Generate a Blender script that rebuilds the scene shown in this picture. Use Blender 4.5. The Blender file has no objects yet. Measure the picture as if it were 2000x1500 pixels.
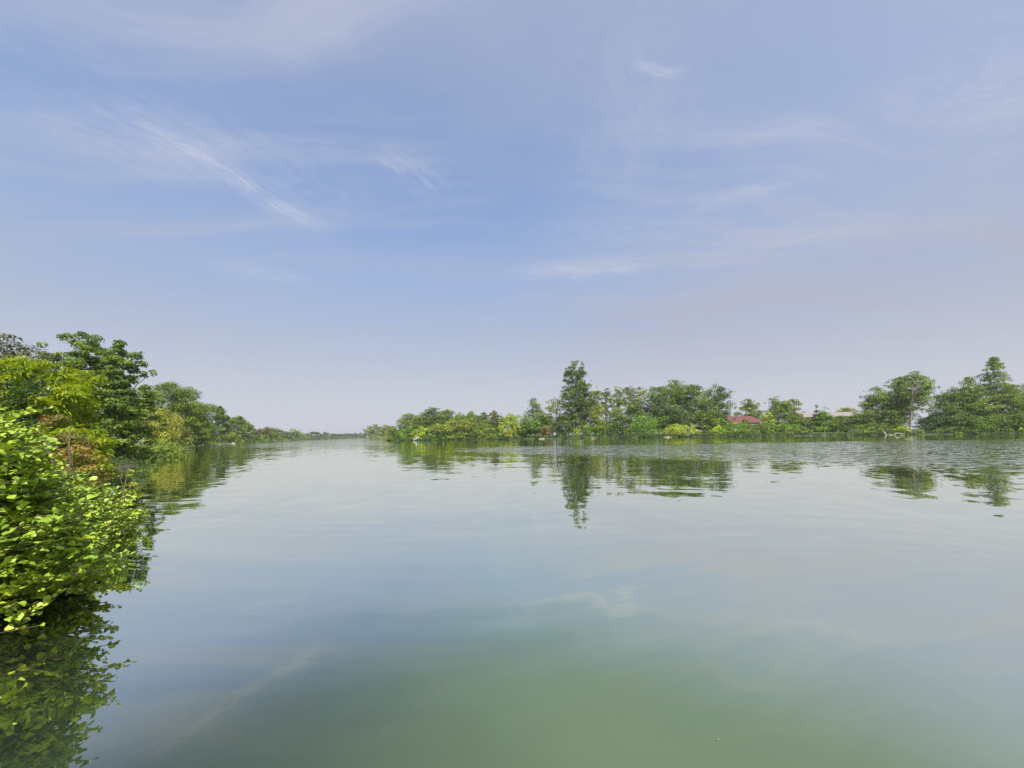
import bpy, math, random
import numpy as np
from mathutils import Vector, Matrix

sc = bpy.context.scene
col = sc.collection

# ------------------------------------------------------------------ camera
F = 778.0                       # focal length in photo pixels (photo 2000 wide)
CAM_H = 1.6
ROLL = math.radians(0.89)
HX, HY = 1000.0, 850.0          # pixel of the principal point (on the horizon)
cam = bpy.data.cameras.new('camera')
cam.sensor_width = 36.0
cam.lens = 36.0 * F / 2000.0
cam.shift_y = (HY - 750.0) / 2000.0
cam.clip_start = 0.05
cam.clip_end = 8000
camo = bpy.data.objects.new('camera', cam)
camo.location = (0, 0, CAM_H)
camo.rotation_euler = (math.pi / 2, ROLL, 0)
col.objects.link(camo)
sc.camera = camo

# ------------------------------------------------------------------ light
SUN_EL, SUN_AZ = math.radians(57), math.radians(166)      # azimuth from +Y towards +X: behind the camera
SUN_STRENGTH, SKY_STRENGTH, EXPOSURE = 5.0, 0.146, 0.57
sv = Vector((math.sin(SUN_AZ) * math.cos(SUN_EL), math.cos(SUN_AZ) * math.cos(SUN_EL), math.sin(SUN_EL)))
sun = bpy.data.lights.new('sun', 'SUN')
sun.energy = SUN_STRENGTH
sun.angle = math.radians(0.6)
sun.color = (1.0, 0.95, 0.86)
suno = bpy.data.objects.new('sun', sun)
suno.rotation_euler = sv.to_track_quat('Z', 'Y').to_euler()
col.objects.link(suno)

sc.view_settings.view_transform = 'Standard'
sc.view_settings.look = 'None'
sc.view_settings.gamma = 1
sc.view_settings.use_curve_mapping = False
sc.view_settings.exposure = EXPOSURE
sc.cycles.use_denoising = True
sc.cycles.denoising_prefilter = 'NONE'
sc.cycles.max_bounces = 6
sc.cycles.diffuse_bounces = 3
sc.cycles.transmission_bounces = 4
sc.cycles.glossy_bounces = 3
sc.cycles.volume_bounces = 0


class NT:
    """small helper for node trees"""
    def __init__(s, tree):
        s.t = tree
        s.n = tree.nodes
        s.n.clear()

    def new(s, typ, **kw):
        nd = s.n.new(typ)
        for k, v in kw.items():
            setattr(nd, k, v)
        return nd

    def set(s, sock, v):
        if isinstance(v, bpy.types.NodeSocket):
            s.t.links.new(v, sock)
        elif v is not None:
            sock.default_value = v

    def math(s, op, a, b=None, c=None, clamp=False):
        nd = s.new('ShaderNodeMath', operation=op, use_clamp=clamp)
        s.set(nd.inputs[0], a)
        s.set(nd.inputs[1], b)
        s.set(nd.inputs[2], c)
        return nd.outputs[0]

    def vmath(s, op, a, b=None):
        nd = s.new('ShaderNodeVectorMath', operation=op)
        s.set(nd.inputs[0], a)
        s.set(nd.inputs[1], b)
        return nd.outputs['Value'] if op in ('DOT_PRODUCT', 'LENGTH') else nd.outputs[0]

    def noise(s, vec, scale, detail=4, rough=0.5, dist=0.0, out=0):
        nd = s.new('ShaderNodeTexNoise')
        s.set(nd.inputs['Vector'], vec)
        nd.inputs['Scale'].default_value = scale
        nd.inputs['Detail'].default_value = detail
        nd.inputs['Roughness'].default_value = rough
        nd.inputs['Distortion'].default_value = dist
        return nd.outputs[out]

    def mapping(s, vec, loc=(0, 0, 0), rot=(0, 0, 0), scale=(1, 1, 1)):
        nd = s.new('ShaderNodeMapping')
        s.set(nd.inputs['Vector'], vec)
        nd.inputs['Location'].default_value = loc
        nd.inputs['Rotation'].default_value = rot
        nd.inputs['Scale'].default_value = scale
        return nd.outputs[0]

    def smooth(s, v, a, b, c=0.0, d=1.0):
        nd = s.new('ShaderNodeMapRange', interpolation_type='SMOOTHSTEP')
        s.set(nd.inputs['Value'], v)
        for k, x in zip(('From Min', 'From Max', 'To Min', 'To Max'), (a, b, c, d)):
            nd.inputs[k].default_value = x
        return nd.outputs[0]

    def mix(s, f, a, b):
        nd = s.new('ShaderNodeMix', data_type='RGBA')
        s.set(nd.inputs[0], f)
        s.set(nd.inputs[6], a)
        s.set(nd.inputs[7], b)
        return nd.outputs[2]

    def sep(s, v):
        nd = s.new('ShaderNodeSeparateXYZ')
        s.set(nd.inputs[0], v)
        return nd.outputs

    def comb(s, x, y, z):
        nd = s.new('ShaderNodeCombineXYZ')
        for i, v in enumerate((x, y, z)):
            s.set(nd.inputs[i], v)
        return nd.outputs[0]


# ------------------------------------------------------------------ sky: clear air under thin cirrus
world = bpy.data.worlds.new('World')
sc.world = world
world.use_nodes = True
w = NT(world.node_tree)
sky = w.new('ShaderNodeTexSky', sky_type='NISHITA', sun_disc=False)
sky.sun_elevation = SUN_EL
sky.sun_rotation = SUN_AZ
sky.altitude = 0
sky.air_density = 1.0
sky.dust_density = 0.8
sky.ozone_density = 4.0
gen = w.new('ShaderNodeTexCoord').outputs['Generated']
dx, dy, dz = w.sep(gen)
zc = w.math('MAXIMUM', dz, 0.03)
zc2 = w.math('ADD', zc, 0.04)
P = w.comb(w.math('DIVIDE', dx, zc2), w.math('DIVIDE', dy, zc2), 0.0)     # where the view ray meets the cirrus layer
warp = w.vmath('ADD', P, w.vmath('MULTIPLY', w.vmath('SUBTRACT', w.noise(P, 0.9, 3, out=1), (0.5, 0.5, 0.5)), (0.7, 0.7, 0)))
broad = w.smooth(w.noise(w.mapping(warp, rot=(0, 0, 0.5), scale=(0.55, 0.9, 1)), 0.75, 4, 0.5), 0.35, 0.75)
fib1 = w.smooth(w.noise(w.mapping(warp, rot=(0, 0, -1.15), scale=(0.35, 2.2, 1)), 1.5, 9, 0.62, 0.4), 0.40, 0.70)
fib2 = w.smooth(w.noise(w.mapping(warp, loc=(3, 1, 0), rot=(0, 0, 0.25), scale=(0.4, 1.6, 1)), 1.4, 9, 0.62, 0.4), 0.42, 0.72)
xside = w.smooth(w.sep(P)[0], -0.3, 1.6)


def streak(p0, p1, wid, amp, tear=0.55):
    """one torn cirrus band from p0 to p1 in the layer's own plane"""
    p0, p1 = Vector(p0), Vector(p1)
    d = p1 - p0
    L = d.length
    d /= L
    nrm = Vector((-d.y, d.x))
    q = w.vmath('SUBTRACT', warp2, (p0.x, p0.y, 0))
    u = w.math('DIVIDE', w.vmath('DOT_PRODUCT', q, (d.x, d.y, 0)), L)
    v = w.math('DIVIDE', w.vmath('DOT_PRODUCT', q, (nrm.x, nrm.y, 0)), wid)
    g = w.math('EXPONENT', w.math('MULTIPLY', w.math('MULTIPLY', v, v), -1.0))
    fibre = w.noise(w.comb(w.math('MULTIPLY', u, 2.2 * L / .8), w.math('MULTIPLY', v, .9), p0.x), 3.0, 8, 0.68, 0.3)
    g = w.math('MULTIPLY', g, w.smooth(fibre, .30, .66))
    e = w.math('MULTIPLY', w.smooth(u, -0.1, 0.3), w.smooth(u, 1.1, 0.75))
    return w.math('MULTIPLY', w.math('MULTIPLY', w.math('MULTIPLY', g, e), w.smooth(torn, tear - 0.3, tear + 0.25)), amp)


warp2 = w.vmath('ADD', P, w.vmath('MULTIPLY', w.vmath('SUBTRACT', w.noise(P, 2.2, 5, 0.6, out=1), (0.5, 0.5, 0.5)), (0.20, 0.20, 0)))
torn = w.noise(w.mapping(P, rot=(0, 0, 0.9), scale=(1, 2, 1)), 5.0, 6, 0.65)
bands = [streak((-1.12, 1.11), (-0.80, 1.80), 0.056, 0.58, 0.40), streak((-1.15, 0.95), (-0.62, 1.70), 0.213, 0.20, 0.3),
         streak((-0.03, 2.25), (0.80, 2.16), 0.094, 0.51, 0.40), streak((-0.44, 1.30), (-0.27, 1.54), 0.075, 0.37, 0.38),
         streak((0.32, 1.02), (0.49, 1.05), 0.015, 0.41, 0.2), streak((0.74, 1.66), (1.08, 1.42), 0.062, 0.34, 0.42),
         streak((-1.55, 2.05), (-1.1, 2.25), 0.075, 0.31, 0.42), streak((-1.38, 1.1), (-1.05, 1.45), 0.112, 0.27, 0.40),
         streak((0.1, 1.75), (0.9, 1.85), 0.150, 0.20, 0.35), streak((0.2, 0.85), (0.5, 1.5), 0.175, 0.17, 0.3),
         streak((1.0, 1.0), (1.6, 1.15), 0.112, 0.24, 0.35), streak((0.9, 2.1), (1.7, 1.7), 0.150, 0.20, 0.35)]
px0, py0, _ = w.sep(P)
left_ = w.smooth(px0, .15, -.5)
right_ = w.smooth(w.math('ADD', px0, w.math('MULTIPLY', py0, .35)), .55, 1.25)
cl = w.math('ADD', w.math('MULTIPLY', broad, 0.12), w.math('MULTIPLY', w.math('MULTIPLY', fib1, w.math('ADD', .15, left_)), 0.28))
cl = w.math('ADD', cl, w.math('MULTIPLY', w.math('MULTIPLY', fib2, w.math('ADD', .15, right_)), 0.45))
cl = w.math('ADD', cl, w.math('MULTIPLY', xside, 0.38))
cl = w.math('ADD', cl, w.math('MULTIPLY', w.smooth(dz, .45, .80), w.math('ADD', .40, w.math('MULTIPLY', broad, .14))))     # veil thickening overhead
cl = w.math('MINIMUM', w.math('MULTIPLY', cl, w.smooth(dz, 0.0, 0.22)), 0.8)
CIRRUS_VEIL = (2.60, 2.70, 3.25, 1)
skyc = w.mix(cl, sky.outputs[0], CIRRUS_VEIL)
low = w.mix(w.smooth(dz, 0.0, 0.30), (2.82, 2.85, 3.15, 1), (1.92, 1.97, 2.34, 1))     # summer haze lying towards the horizon
skyc = w.mix(w.smooth(dz, 0.64, 0.04, 0.0, 0.95), skyc, low)
bs = bands[0]
for b in bands[1:]:
    bs = w.math('ADD', bs, b)
bs = w.math('MINIMUM', bs, 0.8)
CLOUD = (3.0, 3.05, 3.5, 1)
skyc = w.mix(bs, skyc, CLOUD)
bg = w.new('ShaderNodeBackground')
w.set(bg.inputs['Color'], skyc)
bg.inputs['Strength'].default_value = SKY_STRENGTH
wo = w.new('ShaderNodeOutputWorld')
w.set(wo.inputs['Surface'], bg.outputs[0])


# ------------------------------------------------------------------ photograph -> place
def horizon(px):
    return HY - math.tan(ROLL) * (px - HX)


def place(px, py, Y):
    """world point at depth Y metres that the photograph shows at px, py"""
    dx_, dy_ = px - HX, HY - py
    x = (dx_ * math.cos(ROLL) + dy_ * math.sin(ROLL)) / F
    z = (-dx_ * math.sin(ROLL) + dy_ * math.cos(ROLL)) / F
    return Vector((x * Y, Y, CAM_H + z * Y))


def tag(o, label=None, cat=None, group=None, kind=None):
    if label: o['label'] = label
    if cat: o['category'] = cat
    if group: o['group'] = group
    if kind: o['kind'] = kind
    return o


def empty(name, loc, label, cat, group=None):
    o = bpy.data.objects.new(name, None)
    o.location = loc
    o.empty_display_size = 0.2
    col.objects.link(o)
    return tag(o, label, cat, group)


def link(name, mesh, parent=None):
    o = bpy.data.objects.new(name, mesh)
    col.objects.link(o)
    o.parent = parent
    return o


def mesh_np(name, V, faces, mat, attrs=None, smooth=False):
    """V (n,3); faces: list of (m,k) int arrays; attrs: per-face floats"""
    me = bpy.data.meshes.new(name)
    V = np.asarray(V, np.float32)
    if not isinstance(faces, list):
        faces = [faces]
    faces = [np.asarray(f, np.int32) for f in faces if len(f)]
    me.vertices.add(len(V))
    me.vertices.foreach_set('co', V.ravel())
    loops = np.concatenate([f.ravel() for f in faces])
    sizes = np.concatenate([np.full(len(f), f.shape[1], np.int32) for f in faces])
    starts = np.concatenate([[0], np.cumsum(sizes)[:-1]]).astype(np.int32)
    me.loops.add(len(loops))
    me.loops.foreach_set('vertex_index', loops)
    me.polygons.add(len(sizes))
    me.polygons.foreach_set('loop_start', starts)
    me.polygons.foreach_set('loop_total', sizes)
    if smooth:
        me.polygons.foreach_set('use_smooth', np.ones(len(sizes), bool))
    me.update(calc_edges=True)
    for k, a in (attrs or {}).items():
        at = me.attributes.new(k, 'FLOAT', 'FACE')
        at.data.foreach_set('value', np.asarray(a, np.float32))
    me.materials.append(mat)
    return me


# ------------------------------------------------------------------ materials
def new_mat(name):
    m = bpy.data.materials.new(name)
    m.use_nodes = True
    return m, NT(m.node_tree)


def leaf_mat(name, a, b, c, trans=0.28, gloss=0.25, rough=0.5):
    """three leaf colours spread over single leaves and over clumps; light passes through"""
    m, n = new_mat(name)
    tint = n.new('ShaderNodeAttribute', attribute_name='tint').outputs['Fac']
    clump = n.new('ShaderNodeAttribute', attribute_name='clump').outputs['Fac']
    f = n.math('ADD', n.math('MULTIPLY', tint, 0.5), n.math('MULTIPLY', clump, 0.5), clamp=True)
    r = n.new('ShaderNodeValToRGB')
    r.color_ramp.elements[0].color = (*a, 1)
    r.color_ramp.elements[0].position = 0.12
    r.color_ramp.elements[1].color = (*c, 1)
    r.color_ramp.elements[1].position = 0.9
    e = r.color_ramp.elements.new(0.5)
    e.color = (*b, 1)
    n.set(r.inputs[0], f)
    p = n.new('ShaderNodeBsdfPrincipled')
    n.set(p.inputs['Base Color'], r.outputs[0])
    p.inputs['Roughness'].default_value = rough
    p.inputs['Specular IOR Level'].default_value = gloss
    t = n.new('ShaderNodeBsdfTranslucent')
    hs = n.new('ShaderNodeHueSaturation')
    hs.inputs['Hue'].default_value = 0.485
    hs.inputs['Saturation'].default_value = 1.1
    hs.inputs['Value'].default_value = 1.25
    n.set(hs.inputs['Color'], r.outputs[0])
    n.set(t.inputs['Color'], hs.outputs[0])
    mx = n.new('ShaderNodeMixShader')
    mx.inputs[0].default_value = trans
    n.set(mx.inputs[1], p.outputs[0])
    n.set(mx.inputs[2], t.outputs[0])
    o = n.new('ShaderNodeOutputMaterial')
    n.set(o.inputs[0], mx.outputs[0])
    return m


def plain_mat(name, a, b, scale=6, rough=0.85, stretch=(1, 1, 1), bump=0.0):
    m, n = new_mat(name)
    tc = n.new('ShaderNodeTexCoord').outputs['Object']
    f = n.noise(n.mapping(tc, scale=stretch), scale, 6, 0.6)
    p = n.new('ShaderNodeBsdfPrincipled')
    n.set(p.inputs['Base Color'], n.mix(n.smooth(f, 0.3, 0.7), (*a, 1), (*b, 1)))
    p.inputs['Roughness'].default_value = rough
    p.inputs['Specular IOR Level'].default_value = 0.25
    if bump:
        bm_ = n.new('ShaderNodeBump')
        bm_.inputs['Distance'].default_value = bump
        n.set(bm_.inputs['Height'], f)
        n.set(p.inputs['Normal'], bm_.outputs[0])
    o = n.new('ShaderNodeOutputMaterial')
    n.set(o.inputs[0], p.outputs[0])
    return m


PAL = {
    'dark':   ((.030, .056, .016), (.050, .092, .022), (.088, .130, .030)),
    'deep':   ((.020, .042, .020), (.032, .065, .026), (.055, .095, .034)),
    'mid':    ((.040, .075, .018), (.068, .115, .026), (.110, .155, .036)),
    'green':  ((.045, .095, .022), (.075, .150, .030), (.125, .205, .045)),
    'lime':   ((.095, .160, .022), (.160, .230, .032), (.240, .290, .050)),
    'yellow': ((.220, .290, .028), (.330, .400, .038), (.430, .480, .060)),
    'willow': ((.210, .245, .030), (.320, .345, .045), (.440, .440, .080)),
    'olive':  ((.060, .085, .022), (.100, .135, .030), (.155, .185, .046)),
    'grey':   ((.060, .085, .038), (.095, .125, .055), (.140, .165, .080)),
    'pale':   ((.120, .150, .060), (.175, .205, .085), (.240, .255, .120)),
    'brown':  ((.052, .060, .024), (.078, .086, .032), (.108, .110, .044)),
    'orange': ((.120, .095, .026), (.180, .125, .036), (.230, .180, .060)),
    'purple': ((.034, .042, .022), (.052, .060, .030), (.072, .080, .040)),
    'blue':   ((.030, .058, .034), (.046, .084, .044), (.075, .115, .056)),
    'tan':    ((.210, .180, .090), (.290, .240, .120), (.370, .310, .170)),
}
def punch(v):
    a, b, c = v
    if a[0] > .1:
        return a, b, c
    return (a[0] * 1.15, a[1] * 1.05, a[2] * .75), (b[0] * 1.8, b[1] * 1.66, b[2] * .85), (c[0] * 2.25, c[1] * 2.08, c[2] * .9)


LEAF = {k: leaf_mat('leaf_' + k, *punch(v)) for k, v in PAL.items()}
LEAF['alder_tree'] = leaf_mat('leaf_alder_tree', (.042, .080, .013), (.110, .185, .022), (.235, .315, .036))
LEAF['alder'] = leaf_mat('leaf_alder', (.125, .215, .018), (.220, .335, .026), (.400, .490, .044), 0.09, 0.45, 0.42)
LEAF['alder_dark'] = leaf_mat('leaf_alder_dark', (.018, .052, .014), (.030, .080, .018), (.060, .120, .024), 0.25, 0.45, 0.36)
LEAF['bamboo'] = leaf_mat('leaf_bamboo', (.150, .225, .016), (.250, .340, .022), (.390, .450, .036), 0.42)
LEAF['rust'] = leaf_mat('leaf_rust', (.070, .120, .020), (.190, .170, .035), (.330, .130, .050), 0.35)
LEAF['amber'] = leaf_mat('leaf_amber', (.130, .190, .022), (.270, .250, .036), (.360, .190, .060), 0.38)
BARK = plain_mat('bark', (.060, .048, .036), (.130, .110, .085), 5, stretch=(2, 2, .4), bump=.02)
BARK_PALE = plain_mat('bark_pale', (.170, .130, .095), (.330, .270, .205), 3, stretch=(2, 2, .4), bump=.02)
DEADWOOD = plain_mat('deadwood', (.240, .220, .185), (.400, .370, .320), 4)
TWIG = plain_mat('twig_bark', (.065, .048, .030), (.120, .090, .052), 12)

# ------------------------------------------------------------------ shore
LEFT = [(-3.6, -6), (-4.6, 0), (-5.2, 3), (-6.4, 5), (-8.2, 7.5), (-10.6, 10), (-13.0, 12.5), (-17.5, 18), (-25.6, 28),
        (-41, 46), (-61.5, 71), (-93.5, 124), (-103, 147), (-122, 186), (-141, 232), (-168, 300), (-219, 450), (-257, 650),
        (-269, 730)]
RIGHT = [(-157, 430), (-98.5, 300), (-84, 270), (-62, 205), (-54.5, 178), (-49, 170), (-20.8, 161), (9.8, 151), (53, 137.5), (76.5, 131.5),
         (103.5, 114.5), (120, 103.5), (128.5, 99.5), (143, 85), (190, 60), (260, 10), (330, -60), (420, -200)]
BACK = [(180, -80), (40, -14), (8, -7.5), (-2, -7.5)]
RIVER = np.array(LEFT + RIGHT + BACK, float)


def shore_dist(x, y):
    """signed distance to the water's edge, positive on land"""
    x, y = np.atleast_1d(np.asarray(x, float)), np.atleast_1d(np.asarray(y, float))
    A, B = RIVER, np.roll(RIVER, -1, 0)
    best = np.full(x.shape, 1e9)
    inside = np.zeros(x.shape, bool)
    for (ax, ay), (bx, by) in zip(A, B):
        ex, ey = bx - ax, by - ay
        t = np.clip(((x - ax) * ex + (y - ay) * ey) / (ex * ex + ey * ey), 0, 1)
        best = np.minimum(best, np.hypot(x - ax - t * ex, y - ay - t * ey))
        c = (ay > y) != (by > y)
        with np.errstate(divide='ignore', invalid='ignore'):
            xi = ax + (y - ay) * ex / (ey if ey else 1e-9)
        inside ^= c & (x < xi)
    return np.where(inside, -best, best)


def ground_z(x, y):
    d = shore_dist(x, y)
    d = d + 0.25 * np.sin(np.asarray(x) * 1.3 + 2 * np.sin(np.asarray(y) * .7)) * np.clip(np.abs(d), 0, 1)
    return np.where(d < 0, -np.minimum(1.2, -0.5 * d), 0.42 * (1 - np.exp(-d / 1.2)) + 0.7 * (1 - np.exp(-d / 10.)))


def axis(lo, hi, n, c, k):
    t = np.linspace(math.asinh((lo - c) / k), math.asinh((hi - c) / k), n)
    return c + k * np.sinh(t)


R_ = np.random.default_rng(11)
gx, gy = axis(-2000, 2000, 420, -10, 9), axis(-600, 2400, 380, 6, 12)
X, Y = np.meshgrid(gx, gy)
back_ = np.clip(np.hypot(X.ravel(), Y.ravel()) * .022 - .3, 0, 3.2)        # bank undercut beneath the overhanging growth
sd_ = shore_dist(X.ravel(), Y.ravel()) - back_
Z = np.where(sd_ < 0, -np.minimum(1.2, -.5 * sd_), .42 * (1 - np.exp(-sd_ / 1.2)) + .7 * (1 - np.exp(-sd_ / 10.)))
nx, ny = len(gx), len(gy)
ii = (np.arange(ny - 1)[:, None] * nx + np.arange(nx - 1)[None]).ravel()
gm, n = new_mat('bank_soil')
pos = n.new('ShaderNodeNewGeometry').outputs['Position']
nz = n.noise(pos, 1.3, 8, 0.65)
nz2 = n.noise(pos, 0.08, 5, 0.6)
grass = n.mix(n.smooth(nz2, .4, .65), (.045, .070, .020, 1), (.085, .085, .034, 1))
soil = n.mix(nz, (.045, .037, .025, 1), (.085, .070, .048, 1))
zz = n.sep(pos)[2]
p = n.new('ShaderNodeBsdfPrincipled')
n.set(p.inputs['Base Color'], n.mix(n.smooth(n.math('ADD', zz, n.math('MULTIPLY', nz, .3)), .25, .5), soil, grass))
p.inputs['Roughness'].default_value = 0.95
n.set(n.new('ShaderNodeOutputMaterial').inputs[0], p.outputs[0])
gme = mesh_np('ground', np.stack([X.ravel(), Y.ravel(), Z], 1), np.stack([ii, ii + 1, ii + nx + 1, ii + nx], 1), gm, smooth=True)
tag(link('ground', gme), 'grassy earth banks rising on both sides of the river', kind='structure')

# ------------------------------------------------------------------ water
wm, n = new_mat('river_water')
pos = n.new('ShaderNodeNewGeometry').outputs['Position']
px_, py_, pz_ = n.sep(pos)
wob = n.vmath('MULTIPLY', n.vmath('SUBTRACT', n.noise(pos, 0.07, 2, out=1), (.5, .5, .5)), (14, 9, 0))
wp = n.vmath('ADD', pos, wob)


def slopes(scale_vec, scale, detail, ax, ay, rot=0.0, seed=0.0):
    c = n.vmath('SUBTRACT', n.noise(n.mapping(wp, loc=(seed, seed * 1.7, 0), rot=(0, 0, rot), scale=scale_vec), scale, detail, .55, out=1), (.5, .5, .5))
    return n.vmath('MULTIPLY', c, (ax, ay, 0))


# wind-ruffled patch in front of the opposite bank, with a ragged edge; elsewhere the river is almost still
edge = n.noise(n.mapping(pos, scale=(.35, 1, 1)), .09, 4, .6)
edgeY = n.math('ADD', py_, n.math('MULTIPLY', n.math('SUBTRACT', edge, .5), 8))
nearY = n.math('ADD', edgeY, n.math('MULTIPLY', px_, 1.15))
patch = n.math('MULTIPLY', n.math('MULTIPLY', n.smooth(nearY, 30, 43), n.smooth(edgeY, 59, 51)), n.smooth(n.math('ADD', px_, n.math('MULTIPLY', edge, 10)), -6, 8))
far_ruffle = n.math('MULTIPLY', n.smooth(edgeY, 62, 90), n.smooth(n.math('ADD', n.math('MULTIPLY', px_, 1.0), n.math('MULTIPLY', py_, .30)), 12, -14))
calm = n.noise(n.mapping(pos, scale=(.3, 1, 1)), .05, 3)
s = n.vmath('ADD', slopes((.35, 1.5, 1), 1.1, 3, .016, .055, 0.12), slopes((.5, 1.6, 1), .28, 2, .010, .020, -0.10, 4.0))
s = n.vmath('ADD', s, slopes((.28, 1.6, 1), 2.4, 3, .016, .056, 0.14, 7.0))
s = n.vmath('ADD', s, slopes((1.7, .22, 1), 1.0, 2, .050, .034, 0.56, 2.0))       # low slanting swell
calm_s = s
fine = slopes((.6, 1.5, 1), 4.5, 3, .30, .95, 0.05, 9.0)
fine2 = slopes((.5, 1.4, 1), 1.6, 3, .10, .36, 0.0, 3.0)
amt = n.math('ADD', n.math('MULTIPLY', patch, 1.0), n.math('MULTIPLY', far_ruffle, .5))
sc3 = n.comb(amt, amt, amt)
s = n.vmath('ADD', s, n.vmath('MULTIPLY', n.vmath('ADD', fine, fine2), sc3))
nrm = n.vmath('NORMALIZE', n.vmath('ADD', s, (0, 0, 1)))
fnrm = n.vmath('ADD', n.vmath('MULTIPLY', calm_s, (.75, .75, 0)), n.vmath('MULTIPLY', n.vmath('SUBTRACT', s, calm_s), (.08, .08, 0)))
fr = n.new('ShaderNodeFresnel')
fr.inputs['IOR'].default_value = 1.36
n.set(fr.inputs['Normal'], n.vmath('NORMALIZE', n.vmath('ADD', fnrm, (0, 0, 1))))
fcv = n.new('ShaderNodeFloatCurve')
cu = fcv.mapping.curves[0]
cu.points[0].location = (0, .02)
cu.points[1].location = (1, 1)
for q_ in ((.045, .10), (.07, .31), (.10, .58), (.15, .78), (.25, .90), (.45, .97)): cu.points.new(*q_)
fcv.mapping.update()
n.set(fcv.inputs['Value'], fr.outputs[0])
fac = fcv.outputs[0]
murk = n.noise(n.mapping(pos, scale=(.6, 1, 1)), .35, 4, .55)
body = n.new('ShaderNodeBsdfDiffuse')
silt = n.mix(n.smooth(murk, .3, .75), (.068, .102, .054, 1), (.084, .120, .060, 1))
clear = n.smooth(n.math('ADD', px_, n.math('MULTIPLY', n.math('SUBTRACT', murk, .5), 2.5)), 0.6, -2.3)        # tree shade painted into the water colour along the near bank
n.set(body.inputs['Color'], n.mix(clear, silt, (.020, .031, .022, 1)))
gl = n.new('ShaderNodeBsdfGlossy')
gl.inputs['Color'].default_value = (1, 1, .87, 1)
n.set(gl.inputs['Roughness'], n.math('ADD', .012, n.math('MULTIPLY', amt, .07)))
n.set(gl.inputs['Normal'], nrm)
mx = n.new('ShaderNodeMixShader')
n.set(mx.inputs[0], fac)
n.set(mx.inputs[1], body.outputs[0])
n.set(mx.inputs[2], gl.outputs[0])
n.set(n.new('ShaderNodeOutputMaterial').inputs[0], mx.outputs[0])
wv = [(-1990, -590, 0), (1990, -590, 0), (1990, 2390, 0), (-1990, 2390, 0)]
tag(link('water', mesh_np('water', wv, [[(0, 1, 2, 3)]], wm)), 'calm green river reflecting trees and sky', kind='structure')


# ------------------------------------------------------------------ growing things
def unit(a):
    return a / np.maximum(np.linalg.norm(a, axis=-1, keepdims=True), 1e-9)


def kites(rng, P, N, size, aspect=.6, along=None, droop=0.0):
    """one kite-shaped leaf face at each point, facing N"""
    m = len(P)
    t = rng.normal(size=(m, 3)) if along is None else along + rng.normal(size=(m, 3)) * .25
    t[:, 2] -= droop
    t = unit(t - N * np.sum(t * N, 1, keepdims=True))
    b = np.cross(N, t)
    L = size * rng.uniform(.65, 1.35, (m, 1))
    W = L * aspect * rng.uniform(.8, 1.2, (m, 1))
    V = np.stack([P - t * L * .5, P + b * W * .5 - t * L * .05 + N * L * .06, P + t * L * .5, P - b * W * .5 - t * L * .05 + N * L * .06], 1)
    return V.reshape(-1, 3), np.arange(4 * m).reshape(m, 4)


class Tubes:
    def __init__(s):
        s.V, s.Fq, s.n = [], [], 0

    def add(s, pts, radii, sides=6):
        pts = np.asarray(pts, float)
        k = len(pts)
        tan = unit(np.gradient(pts, axis=0))
        ref = np.tile(np.array([[.31, .77, .2]]), (k, 1))
        a = unit(np.cross(tan, ref))
        b = np.cross(tan, a)
        th = np.linspace(0, 2 * math.pi, sides, endpoint=False)
        ring = pts[:, None] + (a[:, None] * np.cos(th)[None, :, None] + b[:, None] * np.sin(th)[None, :, None]) * np.asarray(radii, float)[:, None, None]
        s.V.append(ring.reshape(-1, 3))
        for i in range(k - 1):
            for j in range(sides):
                j2 = (j + 1) % sides
                s.Fq.append((s.n + i * sides + j, s.n + i * sides + j2, s.n + (i + 1) * sides + j2, s.n + (i + 1) * sides + j))
        s.n += k * sides

    def mesh(s, name, mat):
        return mesh_np(name, np.concatenate(s.V), np.array(s.Fq), mat, smooth=True)


def profile(shape, t):
    if shape == 'round':  return np.interp(t, [0, .15, .45, .75, .92, 1], [.66, .88, 1, .80, .48, .15])
    if shape == 'dome':   return np.sqrt(np.clip(1 - t ** 2.2, 0, 1)) * (.86 + .14 * np.minimum(1, t / .25))
    if shape == 'cone':   return np.clip(1 - t, 0, 1) ** .8 * np.minimum(1, .6 + t / .15) + .06
    if shape == 'layer':  return (np.clip(1 - t, 0, 1) ** 1.05 + .04) * (.88 + .12 * np.cos(t * 34))
    if shape == 'spire':  return np.interp(t, [0, .12, .35, .55, .7, .85, .95, 1], [.6, .8, .95, .95, .72, .70, .55, .34])
    if shape == 'vase':   return np.interp(t, [0, .3, .65, .9, 1], [.5, .72, 1, .72, .25])
    if shape == 'oval':   return np.interp(t, [0, .15, .4, .7, .9, 1], [.55, .85, 1, .80, .45, .12])
    if shape == 'flat':   return np.interp(t, [0, .3, .8, 1], [.6, 1, .8, .3])
    return np.sqrt(np.clip(1 - (2 * t - 1) ** 2, 0, 1))


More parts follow.
